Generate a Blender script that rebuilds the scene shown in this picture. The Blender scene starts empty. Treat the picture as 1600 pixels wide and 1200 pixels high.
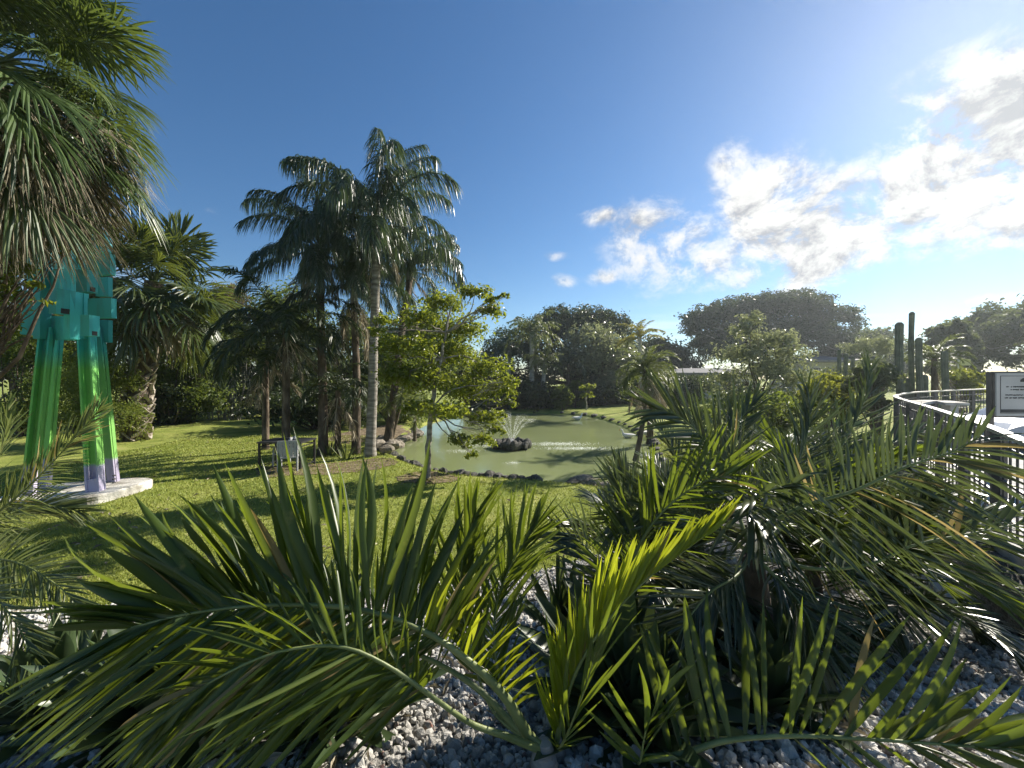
import bpy, math, random
import numpy as np
from mathutils import Vector, Matrix

# ------------------------------------------------------------------ camera, sky, sun, exposure
SC = bpy.context.scene
COL = SC.collection
F, CX, HY, EYE = 625.0, 800.0, 592.0, 2.6          # focal length and horizon in 1600 px units, eye height
cam = bpy.data.cameras.new('camera')
cam.sensor_width = 36.0
cam.lens = 36.0 * F / 1600.0
cam.shift_y = -(600.0 - HY) / 1600.0
cam.clip_start, cam.clip_end = 0.05, 3000.0
camo = bpy.data.objects.new('camera', cam)
COL.objects.link(camo)
camo.location = (0, 0, EYE)
camo.rotation_euler = (math.pi / 2, 0, 0)
SC.camera = camo

SUN_AZ, SUN_EL = math.radians(51.5), math.radians(32.0)   # azimuth clockwise from +Y
SUN_DIR = Vector((math.sin(SUN_AZ) * math.cos(SUN_EL), math.cos(SUN_AZ) * math.cos(SUN_EL), math.sin(SUN_EL)))
sun = bpy.data.lights.new('sun', 'SUN')
sun.energy = 5.0
sun.angle = math.radians(0.55)
sun.color = (1.0, 0.93, 0.82)
suno = bpy.data.objects.new('sun', sun)
COL.objects.link(suno)
suno.rotation_euler = SUN_DIR.to_track_quat('Z', 'Y').to_euler()
suno.location = (30, 24, 30)

SC.view_settings.view_transform = 'Standard'
SC.view_settings.look = 'None'
SC.view_settings.gamma = 1.0
SC.view_settings.exposure = 1.0
SC.cycles.use_denoising = True
SC.cycles.max_bounces = 5
SC.cycles.diffuse_bounces = 3
SC.cycles.glossy_bounces = 2
SC.cycles.adaptive_threshold = 0.025
SC.cycles.transmission_bounces = 4
SC.cycles.transparent_max_bounces = 6
SC.cycles.caustics_reflective = False
SC.cycles.caustics_refractive = False
SC.cycles.sample_clamp_indirect = 6.0

world = bpy.data.worlds.new('World')
SC.world = world
world.use_nodes = True


def build_world():
    nt = world.node_tree
    nt.nodes.clear()
    N, L = nt.nodes, nt.links

    def node(t, **kw):
        n = N.new(t)
        for k, v in kw.items():
            setattr(n, k, v)
        return n

    def put(sock, v):
        if isinstance(v, bpy.types.NodeSocket):
            L.new(v, sock)
        else:
            sock.default_value = v

    def m(op, a, b=None, c=None, clamp=False):
        n = node('ShaderNodeMath', operation=op, use_clamp=clamp)
        put(n.inputs[0], a)
        if b is not None:
            put(n.inputs[1], b)
        if c is not None:
            put(n.inputs[2], c)
        return n.outputs[0]

    sky = node('ShaderNodeTexSky', sky_type='NISHITA')
    sky.sun_disc = False
    sky.sun_elevation = SUN_EL
    sky.sun_rotation = SUN_AZ
    sky.air_density = 1.0
    sky.dust_density = 0.13
    sky.ozone_density = 3.5
    tc = node('ShaderNodeTexCoord')
    sep = node('ShaderNodeSeparateXYZ')
    L.new(tc.outputs['Generated'], sep.inputs[0])
    x, y, z = sep.outputs
    az = m('ARCTAN2', x, y)
    el = m('ARCSINE', z)
    # where the cumulus stand: (pixel x, pixel y, half width px, half height px, weight)
    blobs = []
    for px, py, wx, wy, wt in [
            (1040, 385, 70, 55, .84), (1100, 420, 70, 28, .75), (940, 338, 42, 13, .68), (1010, 350, 46, 28, .75),
            (1140, 262, 26, 30, .86), (1200, 300, 62, 45, 1.1), (1260, 360, 95, 58, 1.25), (1240, 425, 95, 26, .95),
            (1340, 370, 60, 32, .85), (1500, 240, 90, 80, 1.6), (1590, 200, 110, 70, 1.7), (1440, 300, 80, 55, 1.3),
            (1540, 340, 130, 42, 1.0), (1410, 155, 32, 26, .62), (1370, 240, 28, 22, .6), (1525, 470, 60, 9, .85), (1310, 300, 60, 36, .8), (1390, 330, 70, 40, .9),
            (878, 440, 18, 10, .66), (945, 432, 24, 12, .66), (870, 400, 22, 7, .58), (335, 330, 26, 8, .46), (1360, 400, 70, 14, .7)]:
        a = math.atan((px - CX) / F)
        r = math.hypot(F, px - CX)
        e = math.atan((HY - py) / r)
        sa = 1.22 * wx / F * math.cos(a) ** 2
        se = 1.2 * wy / r * math.cos(e)
        blobs.append((a, e, sa, se, wt))
    # the same fair weather cumulus carries on outside the frame
    for a, e, sa, se, wt in [(1.25, .3, .2, .1, 1.0), (1.6, .22, .2, .08, .9), (2.1, .3, .2, .1, .9), (2.7, .25, .25, .1, .9), (-1.4, .2, .15, .06, .8),
                             (-2.0, .28, .2, .08, .9), (-2.6, .22, .25, .08, .9)]:
        blobs.append((a, e, sa, se, wt))
    mask = None
    for a, e, sa, se, wt in blobs:
        u = m('MULTIPLY', m('SUBTRACT', az, a), 1.0 / sa)
        v = m('MULTIPLY', m('SUBTRACT', el, e), 1.0 / se)
        q = m('ADD', m('MULTIPLY', u, u), m('MULTIPLY', v, v))
        g = m('MULTIPLY', m('EXPONENT', m('MULTIPLY', q, -0.62)), wt)
        mask = g if mask is None else m('SMOOTH_MAX', mask, g, 0.25)

    def clouds(off):
        vm = node('ShaderNodeVectorMath', operation='ADD')
        L.new(tc.outputs['Generated'], vm.inputs[0])
        vm.inputs[1].default_value = off
        mp = node('ShaderNodeMapping')
        L.new(vm.outputs[0], mp.inputs[0])
        mp.inputs['Scale'].default_value = (1, 1, 1.35)
        n1 = node('ShaderNodeTexNoise')
        n1.inputs['Scale'].default_value = 8.0
        n1.inputs['Detail'].default_value = 11.0
        n1.inputs['Roughness'].default_value = 0.66
        n1.inputs['Distortion'].default_value = 0.25
        L.new(mp.outputs[0], n1.inputs['Vector'])
        return n1.outputs['Fac']
    n0 = clouds((0, 0, 0))
    s = SUN_DIR * 0.022
    n1 = clouds((s.x, s.y, s.z + 0.012))
    dens = m('MULTIPLY', mask, m('MULTIPLY_ADD', m('SUBTRACT', n0, 0.5), 4.2, 1.0))
    sm = node('ShaderNodeMapRange', interpolation_type='SMOOTHSTEP')
    put(sm.inputs[0], dens)
    sm.inputs[1].default_value, sm.inputs[2].default_value = 0.33, 1.05
    alpha = sm.outputs[0]
    lit = m('MULTIPLY_ADD', m('SUBTRACT', n0, n1), 5.5, 0.78, clamp=True)
    thick = m('MULTIPLY', dens, 0.24)
    lit = m('SUBTRACT', lit, thick, clamp=True)
    ccol = node('ShaderNodeMix', data_type='RGBA')
    put(ccol.inputs[0], lit)
    ccol.inputs[6].default_value = (2.7, 2.8, 3.0, 1)
    ccol.inputs[7].default_value = (6.5, 6.4, 6.2, 1)
    # thin cirrus veil low in the sky
    mp2 = node('ShaderNodeMapping')
    L.new(tc.outputs['Generated'], mp2.inputs[0])
    mp2.inputs['Scale'].default_value = (1.2, 1.2, 11)
    n2 = node('ShaderNodeTexNoise')
    n2.inputs['Scale'].default_value = 2.2
    n2.inputs['Detail'].default_value = 6
    L.new(mp2.outputs[0], n2.inputs['Vector'])
    low = node('ShaderNodeMapRange', interpolation_type='SMOOTHSTEP')
    put(low.inputs[0], el)
    low.inputs[1].default_value, low.inputs[2].default_value = 0.24, 0.05
    cir = node('ShaderNodeMapRange', interpolation_type='SMOOTHSTEP')
    put(cir.inputs[0], n2.outputs['Fac'])
    cir.inputs[1].default_value, cir.inputs[2].default_value = 0.48, 0.72
    cirf = m('MULTIPLY', m('MULTIPLY', cir.outputs[0], low.outputs[0]), 0.6)
    hs = node('ShaderNodeHueSaturation')
    hs.inputs['Saturation'].default_value = 1.17
    hs.inputs['Value'].default_value = 0.75
    L.new(sky.outputs[0], hs.inputs['Color'])
    mixc = node('ShaderNodeMix', data_type='RGBA')
    put(mixc.inputs[0], cirf)
    L.new(hs.outputs[0], mixc.inputs[6])
    mixc.inputs[7].default_value = (6.5, 6.9, 7.4, 1)
    mix = node('ShaderNodeMix', data_type='RGBA')
    put(mix.inputs[0], alpha)
    L.new(mixc.outputs[2], mix.inputs[6])
    L.new(ccol.outputs[2], mix.inputs[7])
    bg = node('ShaderNodeBackground')
    bg.inputs['Strength'].default_value = 0.085
    L.new(mix.outputs[2], bg.inputs['Color'])
    out = node('ShaderNodeOutputWorld')
    L.new(bg.outputs[0], out.inputs[0])


build_world()
world.cycles.sampling_method = 'MANUAL'
world.cycles.sample_map_resolution = 512


# ------------------------------------------------------------------ helpers
def P(x, y, d):
    """A point d metres in front of the camera plane that shows at photo pixel (x, y)."""
    return np.array([(x - CX) / F * d, d, EYE - (y - HY) / F * d])


def ground_depth(y, z=0.0):
    return (EYE - z) * F / (y - HY)


def nrm(v):
    v = np.asarray(v, float)
    n = np.linalg.norm(v, axis=-1, keepdims=True)
    return v / np.where(n < 1e-9, 1, n)


class MB:
    """Collects quads/triangles with an optional per-vertex random tint, then links them as one mesh object."""

    def __init__(self):
        self.v, self.f3, self.f4, self.r, self.n = [], [], [], [], 0

    def add(self, V, f, rnd=0.5):
        V = np.asarray(V, float).reshape(-1, 3)
        f = np.asarray(f, int)
        if f.shape[1] == 3:
            self.f3.append(f + self.n)
        else:
            self.f4.append(f + self.n)
        self.v.append(V)
        self.r.append(np.broadcast_to(np.asarray(rnd, float), (len(V),)))
        self.n += len(V)
        return self

    def box(self, c, size, R=None, rnd=.5):
        s = np.array(size) / 2
        V = np.array([[x, y, z] for x in (-1, 1) for y in (-1, 1) for z in (-1, 1)], float) * s
        if R is not None:
            V = V @ np.asarray(R).T
        self.add(V + np.asarray(c), [[0, 1, 3, 2], [4, 6, 7, 5], [0, 4, 5, 1], [2, 3, 7, 6], [0, 2, 6, 4], [1, 5, 7, 3]], rnd)
        return self

    def tube(self, pts, rad, k=8, cap=True, rnd=.5, squash=1.0):
        pts = np.asarray(pts, float)
        n = len(pts)
        rad = np.broadcast_to(np.asarray(rad, float), (n,))
        T = nrm(np.gradient(pts, axis=0))
        ref = np.array([0.13, 0.21, 0.97]) if abs(T[0][2]) < 0.9 else np.array([0.97, 0.1, 0.2])
        A = nrm(np.cross(T, ref))
        B = np.cross(T, A)
        th = np.linspace(0, 2 * np.pi, k, endpoint=False)
        ring = (A[:, None] * np.cos(th)[None, :, None] + B[:, None] * np.sin(th)[None, :, None] * squash) * rad[:, None, None] + pts[:, None]
        V = ring.reshape(-1, 3)
        i = np.arange(n - 1)[:, None] * k
        j = np.arange(k)[None, :]
        a, b = i + j, i + (j + 1) % k
        Fq = np.stack([a, b, b + k, a + k], -1).reshape(-1, 4)
        self.add(V, Fq, rnd)
        if cap:
            for r0, flip in ((0, True), (n - 1, False)):
                c = self.n
                base = self.n - n * k if r0 == 0 or True else 0
                idx = np.arange(k)
                ringv = ring[r0]
                V2 = np.vstack([ringv, pts[r0][None]])
                tri = np.stack([idx, (idx + 1) % k, np.full(k, k)], -1)
                if flip:
                    tri = tri[:, ::-1]
                self.f3.append(tri + self.n)
                self.v.append(V2)
                self.r.append(np.broadcast_to(np.asarray(rnd if np.ndim(rnd) == 0 else 0.5, float), (len(V2),)))
                self.n += len(V2)
        return self

    def mesh(self, name, mat, smooth=False):
        me = bpy.data.meshes.new(name)
        V = np.concatenate(self.v)
        f3 = np.concatenate(self.f3) if self.f3 else np.zeros((0, 3), int)
        f4 = np.concatenate(self.f4) if self.f4 else np.zeros((0, 4), int)
        me.vertices.add(len(V))
        me.vertices.foreach_set('co', V.astype(np.float32).ravel())
        loops = np.concatenate([f3.ravel(), f4.ravel()]).astype(np.int32)
        me.loops.add(len(loops))
        me.loops.foreach_set('vertex_index', loops)
        nf = len(f3) + len(f4)
        me.polygons.add(nf)
        st = np.concatenate([np.arange(len(f3)) * 3, len(f3) * 3 + np.arange(len(f4)) * 4]).astype(np.int32)
        me.polygons.foreach_set('loop_start', st)
        me.polygons.foreach_set('use_smooth', np.full(nf, bool(smooth)))
        at = me.attributes.new('rnd', 'FLOAT', 'POINT')
        at.data.foreach_set('value', np.concatenate(self.r).astype(np.float32))
        me.update(calc_edges=True)
        me.materials.append(mat)
        return me

    def build(self, name, mat, parent=None, smooth=False, M=None):
        return link(name, self.mesh(name, mat, smooth), parent, M)


def link(name, me, parent=None, M=None):
    """Link a mesh whose coordinates are world ones (M None) or local to the parent (M = local matrix)."""
    o = bpy.data.objects.new(name, me)
    COL.objects.link(o)
    if parent is not None:
        o.parent = parent
        if M is None:
            w = Vector(parent.location)
            q = parent.parent
            while q is not None:
                w = w + Vector(q.location)
                q = q.parent
            if parent.type == 'EMPTY':
                o.matrix_parent_inverse = Matrix.Translation(-w)
    if M is not None:
        o.matrix_local = M
    return o


def tag(o, label, cat=None, group=None, kind=None):
    if label:
        o['label'] = label
    if cat:
        o['category'] = cat
    if group:
        o['group'] = group
    if kind:
        o['kind'] = kind
    return o


def thing(name, label, cat, loc, group=None):
    o = bpy.data.objects.new(name, None)
    o.empty_display_size = 0.2
    COL.objects.link(o)
    o.location = [float(c) for c in loc]
    return tag(o, label, cat, group)


ORD = 'first second third fourth fifth sixth seventh eighth ninth tenth eleventh twelfth thirteenth fourteenth fifteenth sixteenth seventeenth eighteenth nineteenth twentieth'.split()


def catmull(pts, n):
    p = np.asarray(pts, float)
    p = np.vstack([2 * p[0] - p[1], p, 2 * p[-1] - p[-2]])
    m_ = len(p) - 3
    t = np.linspace(0, m_ - 1e-6, n)
    i = t.astype(int)
    u = (t - i)[:, None]
    a, b, c, d = p[i], p[i + 1], p[i + 2], p[i + 3]
    return 0.5 * ((2 * b) + (-a + c) * u + (2 * a - 5 * b + 4 * c - d) * u ** 2 + (-a + 3 * b - 3 * c + d) * u ** 3)


# ------------------------------------------------------------------ materials
def mat_base(name):
    m_ = bpy.data.materials.new(name)
    m_.use_nodes = True
    nt = m_.node_tree
    nt.nodes.clear()
    out = nt.nodes.new('ShaderNodeOutputMaterial')
    return m_, nt, out


def ramp(nt, fac, stops):
    r = nt.nodes.new('ShaderNodeValToRGB')
    e = r.color_ramp.elements
    while len(e) < len(stops):
        e.new(0.5)
    for el_, (p, c) in zip(e, stops):
        el_.position = p
        el_.color = (*c, 1)
    nt.links.new(fac, r.inputs[0])
    return r.outputs[0]


def leaf_mat(name, c0, c1, trans=None, tfac=0.35, rough=0.42, objvar=True, c2=None, spec=0.4, spots=0.0):
    m_, nt, out = mat_base(name)
    N, L = nt.nodes, nt.links
    at = N.new('ShaderNodeAttribute')
    at.attribute_name = 'rnd'
    fac = at.outputs['Fac']
    stops = [(0.05, c0), (0.75, c1)]
    if c2:
        stops.append((0.97, c2))
    col = ramp(nt, fac, stops)
    oi = N.new('ShaderNodeObjectInfo')
    hsv = N.new('ShaderNodeHueSaturation')
    mr = N.new('ShaderNodeMapRange')
    L.new(oi.outputs['Random'], mr.inputs[0])
    mr.inputs[3].default_value, mr.inputs[4].default_value = (0.8, 1.2) if objvar else (1, 1)
    L.new(mr.outputs[0], hsv.inputs['Value'])
    L.new(col, hsv.inputs['Color'])
    if spots:                                        # yellow-brown blotches and scorched stretches of the blade
        tc = N.new('ShaderNodeTexCoord')
        n1 = N.new('ShaderNodeTexNoise')
        n1.inputs['Scale'].default_value = 9.0
        n1.inputs['Detail'].default_value = 6.0
        n1.inputs['Roughness'].default_value = 0.7
        L.new(tc.outputs['Object'], n1.inputs['Vector'])
        mrs = N.new('ShaderNodeMapRange')
        L.new(n1.outputs['Fac'], mrs.inputs[0])
        mrs.inputs[1].default_value, mrs.inputs[2].default_value = 0.60, 0.74
        mrs.inputs[4].default_value = spots
        mxs = N.new('ShaderNodeMix')
        mxs.data_type = 'RGBA'
        L.new(mrs.outputs[0], mxs.inputs[0])
        L.new(hsv.outputs[0], mxs.inputs[6])
        mxs.inputs[7].default_value = (0.26, 0.22, 0.06, 1)
        hs2 = N.new('ShaderNodeHueSaturation')
        L.new(mxs.outputs[2], hs2.inputs['Color'])
        hsv = hs2
    p = N.new('ShaderNodeBsdfPrincipled')
    p.inputs['Roughness'].default_value = rough
    p.inputs['Specular IOR Level'].default_value = spec
    L.new(hsv.outputs[0], p.inputs['Base Color'])
    t = N.new('ShaderNodeBsdfTranslucent')
    mixt = N.new('ShaderNodeMix')
    mixt.data_type = 'RGBA'
    mixt.inputs[0].default_value = 0.75
    L.new(hsv.outputs[0], mixt.inputs[6])
    mixt.inputs[7].default_value = (*(trans or (0.25, 0.36, 0.03)), 1)
    L.new(mixt.outputs[2], t.inputs['Color'])
    mx = N.new('ShaderNodeMixShader')
    mx.inputs[0].default_value = tfac
    L.new(p.outputs[0], mx.inputs[1])
    L.new(t.outputs[0], mx.inputs[2])
    L.new(mx.outputs[0], out.inputs[0])
    return m_


def noise_mat(name, stops, scale=4.0, detail=6, rough=0.85, bump=0.3, bscale=None, spec=0.3, stretch=(1, 1, 1), dist=0.0, metallic=0.0, attr=False):
    m_, nt, out = mat_base(name)
    N, L = nt.nodes, nt.links
    tc = N.new('ShaderNodeTexCoord')
    mp = N.new('ShaderNodeMapping')
    mp.inputs['Scale'].default_value = stretch
    L.new(tc.outputs['Object'], mp.inputs[0])
    n = N.new('ShaderNodeTexNoise')
    n.inputs['Scale'].default_value = scale
    n.inputs['Detail'].default_value = detail
    n.inputs['Distortion'].default_value = dist
    L.new(mp.outputs[0], n.inputs['Vector'])
    fac = n.outputs['Fac']
    if attr:
        at = N.new('ShaderNodeAttribute')
        at.attribute_name = 'rnd'
        ad = N.new('ShaderNodeMath')
        ad.operation = 'MULTIPLY_ADD'
        L.new(fac, ad.inputs[0])
        ad.inputs[1].default_value = 0.35
        mu = N.new('ShaderNodeMath')
        mu.operation = 'MULTIPLY_ADD'
        L.new(at.outputs['Fac'], mu.inputs[0])
        mu.inputs[1].default_value = 0.8
        mu.inputs[2].default_value = -0.08
        L.new(mu.outputs[0], ad.inputs[2])
        fac = ad.outputs[0]
    col = ramp(nt, fac, stops)
    p = N.new('ShaderNodeBsdfPrincipled')
    p.inputs['Roughness'].default_value = rough
    p.inputs['Specular IOR Level'].default_value = spec
    p.inputs['Metallic'].default_value = metallic
    L.new(col, p.inputs['Base Color'])
    if bump:
        n2 = N.new('ShaderNodeTexNoise')
        n2.inputs['Scale'].default_value = bscale or scale * 4
        n2.inputs['Detail'].default_value = 5
        L.new(mp.outputs[0], n2.inputs['Vector'])
        b = N.new('ShaderNodeBump')
        b.inputs['Strength'].default_value = bump
        b.inputs['Distance'].default_value = 0.03
        L.new(n2.outputs['Fac'], b.inputs['Height'])
        L.new(b.outputs[0], p.inputs['Normal'])
    L.new(p.outputs[0], out.inputs[0])
    return m_


MAT = {}


def materials():
    M = MAT
    M['lawn'] = noise_mat('lawn', [(0.30, (0.14, 0.185, 0.03)), (0.47, (0.23, 0.27, 0.055)), (0.6, (0.30, 0.325, 0.08)), (0.76, (0.37, 0.36, 0.12))], .9, 12, 0.9, 0.9, 70, 0.15)
    M['grass'] = leaf_mat('grass_blades', (0.17, 0.22, 0.04), (0.32, 0.35, 0.08), (0.38, 0.42, 0.06), 0.3, 0.5, False, (0.34, 0.30, 0.12), 0.2)
    M['earth'] = noise_mat('bare_earth', [(0.3, (0.10, 0.075, 0.045)), (0.55, (0.2, 0.155, 0.10)), (0.75, (0.30, 0.25, 0.17))], 5, 9, 0.95, 0.8, 40, 0.1)
    M['bed'] = noise_mat('gravel_ground', [(0.3, (0.10, 0.095, 0.085)), (0.6, (0.3, 0.29, 0.27))], 30, 8, 0.95, 0.8, 60, 0.1)
    M['pebble'] = noise_mat('white_stone_chips', [(0.02, (0.26, 0.11, 0.075)), (0.10, (0.20, 0.19, 0.17)), (0.35, (0.40, 0.385, 0.35)), (0.85, (0.70, 0.68, 0.63))], 40, 5, 0.8, 0.4, 180, 0.3, attr=True)
    M['rock'] = noise_mat('dark_rock', [(0.3, (0.035, 0.035, 0.03)), (0.55, (0.10, 0.095, 0.08)), (0.75, (0.22, 0.21, 0.18))], 5, 9, 0.85, 0.8, 18, 0.3)
    M['palerock'] = noise_mat('pale_limestone', [(0.3, (0.12, 0.10, 0.075)), (0.55, (0.26, 0.23, 0.18)), (0.75, (0.45, 0.41, 0.35))], 5, 9, 0.9, 0.8, 18, 0.2)
    M['coral'] = noise_mat('coral_rock_wall', [(0.3, (0.10, 0.095, 0.085)), (0.5, (0.24, 0.23, 0.21)), (0.72, (0.42, 0.40, 0.37))], 7, 10, 0.95, 1.0, 30, 0.1)
    M['concrete'] = noise_mat('concrete', [(0.3, (0.36, 0.35, 0.33)), (0.6, (0.52, 0.51, 0.48)), (0.8, (0.62, 0.6, 0.57))], 3, 9, 0.9, 0.3, 40, 0.2)
    M['plinth'] = noise_mat('painted_plinth', [(0.32, (0.24, 0.22, 0.18)), (0.5, (0.50, 0.48, 0.43)), (0.7, (0.68, 0.66, 0.61))], 3, 10, 0.9, 0.5, 30, 0.2)
    M['bark_grey'] = noise_mat('grey_palm_bark', [(0.3, (0.13, 0.115, 0.095)), (0.5, (0.27, 0.245, 0.21)), (0.72, (0.44, 0.41, 0.36))], 3, 8, 0.9, 0.6, 14, 0.15, stretch=(1, 1, 4))
    M['bark_brown'] = noise_mat('brown_bark', [(0.3, (0.05, 0.04, 0.03)), (0.55, (0.14, 0.11, 0.08)), (0.75, (0.25, 0.20, 0.15))], 6, 8, 0.9, 0.8, 22, 0.15, stretch=(1, 1, 0.4))
    M['bark_pale'] = noise_mat('pale_bark', [(0.3, (0.25, 0.23, 0.2)), (0.6, (0.42, 0.40, 0.36)), (0.8, (0.52, 0.5, 0.46))], 4, 8, 0.9, 0.4, 16, 0.15, stretch=(1, 1, 2))
    M['boot'] = noise_mat('leaf_boot', [(0.3, (0.16, 0.125, 0.09)), (0.55, (0.38, 0.34, 0.28)), (0.75, (0.55, 0.51, 0.44))], 7, 7, 0.9, 0.5, 30, 0.15, stretch=(1, 1, .3))
    M['dead'] = leaf_mat('dry_palm_leaf', (0.13, 0.11, 0.075), (0.30, 0.265, 0.19), (0.38, 0.32, 0.19), 0.2, 0.75, True, (0.52, 0.46, 0.34), .2)
    M['dry'] = leaf_mat('dry_leaflet', (0.20, 0.15, 0.06), (0.36, 0.28, 0.12), (0.5, 0.38, 0.12), 0.3, 0.6, True, (0.45, 0.37, 0.2), .25)
    M['fan'] = leaf_mat('fan_palm_leaf', (0.035, 0.06, 0.02), (0.075, 0.115, 0.035), (0.24, 0.32, 0.05), 0.22, 0.36, True, (0.12, 0.15, 0.05), .5)
    M['fan2'] = leaf_mat('broad_fan_leaf', (0.03, 0.05, 0.014), (0.06, 0.09, 0.022), (0.30, 0.36, 0.05), 0.24, 0.36, True, (0.1, 0.12, 0.04), .5)
    M['queen'] = leaf_mat('feather_palm_leaf', (0.03, 0.05, 0.025), (0.065, 0.095, 0.045), (0.16, 0.24, 0.06), 0.22, 0.36, True, None, .55)
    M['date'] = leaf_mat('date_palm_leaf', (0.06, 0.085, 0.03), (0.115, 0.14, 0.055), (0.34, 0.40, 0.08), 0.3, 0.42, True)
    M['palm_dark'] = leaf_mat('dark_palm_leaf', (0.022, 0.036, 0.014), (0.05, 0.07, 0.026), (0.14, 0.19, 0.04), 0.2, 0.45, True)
    M['palm_y'] = leaf_mat('yellow_palm_leaf', (0.12, 0.14, 0.02), (0.28, 0.26, 0.04), (0.5, 0.45, 0.05), 0.35, 0.5, True)
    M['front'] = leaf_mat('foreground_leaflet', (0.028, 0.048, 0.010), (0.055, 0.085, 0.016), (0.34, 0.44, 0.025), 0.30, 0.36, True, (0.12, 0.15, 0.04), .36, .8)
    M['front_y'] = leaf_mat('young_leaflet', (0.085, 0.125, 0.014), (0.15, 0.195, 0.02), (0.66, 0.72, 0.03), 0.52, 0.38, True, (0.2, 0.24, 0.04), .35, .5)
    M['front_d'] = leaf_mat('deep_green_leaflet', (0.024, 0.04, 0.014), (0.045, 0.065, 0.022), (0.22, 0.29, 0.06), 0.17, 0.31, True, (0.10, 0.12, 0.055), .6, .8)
    M['rob'] = leaf_mat('pygmy_date_leaflet', (0.05, 0.075, 0.025), (0.10, 0.13, 0.045), (0.3, 0.36, 0.08), 0.28, 0.38, True, (0.2, 0.2, 0.09), .5)
    M['agave'] = leaf_mat('agave_leaf', (0.03, 0.05, 0.022), (0.055, 0.085, 0.035), (0.22, 0.3, 0.05), 0.14, 0.4, True, None, .45)
    M['rachis'] = noise_mat('green_rachis', [(0.3, (0.10, 0.13, 0.035)), (0.7, (0.21, 0.24, 0.09))], 6, 4, 0.45, 0.1, 30, 0.4)
    M['tree_light'] = leaf_mat('light_tree_leaf', (0.06, 0.09, 0.015), (0.125, 0.165, 0.025), (0.46, 0.52, 0.04), 0.4, 0.4, False, (0.2, 0.2, 0.03), .4)
    M['tree_mid'] = leaf_mat('mid_tree_leaf', (0.05, 0.075, 0.018), (0.10, 0.14, 0.032), (0.32, 0.40, 0.05), 0.34, 0.45, False, (0.12, 0.14, 0.04), .35)
    M['tree_dark'] = leaf_mat('dark_tree_leaf', (0.022, 0.035, 0.014), (0.05, 0.07, 0.028), (0.13, 0.18, 0.04), 0.2, 0.45, False, (0.10, 0.115, 0.05), .35)
    M['tree_grey'] = leaf_mat('grey_green_leaf', (0.11, 0.13, 0.075), (0.2, 0.225, 0.13), (0.42, 0.46, 0.18), 0.36, 0.34, False, (0.34, 0.36, 0.24), .7)
    M['tree_far'] = leaf_mat('far_tree_leaf', (0.05, 0.065, 0.035), (0.10, 0.12, 0.06), (0.25, 0.3, 0.08), 0.26, 0.5, False, (0.16, 0.17, 0.09), .3)
    M['fern'] = leaf_mat('ferny_leaf', (0.07, 0.10, 0.02), (0.15, 0.19, 0.04), (0.42, 0.48, 0.07), 0.34, 0.5, False, (0.22, 0.25, 0.07), .25)
    M['bush_y'] = leaf_mat('yellow_green_leaf', (0.10, 0.13, 0.02), (0.2, 0.23, 0.035), (0.48, 0.5, 0.05), 0.35, 0.45, False, (0.3, 0.3, 0.06), .35)
    M['rusty'] = leaf_mat('rusty_leaf', (0.10, 0.10, 0.045), (0.22, 0.18, 0.09), (0.4, 0.33, 0.12), 0.3, 0.5, False, (0.32, 0.2, 0.1), .25)
    M['cactus'] = noise_mat('cactus_skin', [(0.3, (0.07, 0.085, 0.06)), (0.7, (0.16, 0.18, 0.12))], 5, 6, 0.6, 0.3, 40, 0.3)
    M['railing'] = noise_mat('dark_brown_metal', [(0.3, (0.075, 0.07, 0.065)), (0.7, (0.13, 0.12, 0.11))], 5, 5, 0.5, 0.05, 40, 0.4)
    M['toprail'] = noise_mat('sun_glare_top_rail', [(0.3, (0.24, 0.22, 0.2)), (0.7, (0.42, 0.4, 0.37))], 8, 6, 0.3, 0.05, 40, 0.8)  # pale tone puts the sun's reflection into the rail colour
    M['signface'] = noise_mat('sign_face', [(0.3, (0.42, 0.42, 0.41)), (0.7, (0.5, 0.5, 0.49))], 3, 4, 0.6, 0, 10, 0.3)
    M['signink'] = noise_mat('sign_lettering', [(0.3, (0.05, 0.05, 0.05)), (0.7, (0.09, 0.09, 0.09))], 3, 4, 0.6, 0, 10, 0.2)
    M['white'] = noise_mat('white_paint', [(0.3, (0.66, 0.65, 0.62)), (0.7, (0.8, 0.79, 0.77))], 5, 5, 0.6, 0.05, 30, 0.3)
    M['white_plastic'] = noise_mat('white_resin', [(0.3, (0.30, 0.31, 0.32)), (0.7, (0.42, 0.43, 0.43))], 6, 5, 0.5, 0.05, 30, 0.4)
    M['blackmetal'] = noise_mat('black_metal', [(0.3, (0.015, 0.015, 0.015)), (0.7, (0.03, 0.03, 0.03))], 6, 4, 0.5, 0, 10, 0.4)
    M['roof'] = noise_mat('grey_roof', [(0.3, (0.13, 0.13, 0.135)), (0.7, (0.2, 0.2, 0.2))], 3, 6, 0.8, 0.2, 12, 0.2)
    M['glass'] = noise_mat('dark_window_glass', [(0.3, (0.015, 0.02, 0.025)), (0.7, (0.03, 0.035, 0.04))], 1, 2, 0.08, 0, 4, 0.6)
    M['stucco'] = noise_mat('pale_stucco', [(0.3, (0.48, 0.46, 0.43)), (0.7, (0.62, 0.6, 0.57))], 3, 6, 0.9, 0.1, 30, 0.2)
    M['feather'] = noise_mat('white_feather', [(0.3, (0.68, 0.67, 0.64)), (0.7, (0.84, 0.83, 0.8))], 20, 5, 0.85, 0.2, 60, 0.2)
    M['beak'] = noise_mat('orange_beak', [(0.3, (0.45, 0.2, 0.04)), (0.7, (0.55, 0.25, 0.06))], 20, 3, 0.5, 0, 10, 0.3)
    M['carpaint'] = noise_mat('pale_blue_paint', [(0.3, (0.30, 0.35, 0.42)), (0.7, (0.36, 0.41, 0.48))], 1, 2, 0.25, 0, 4, 0.6)
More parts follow.
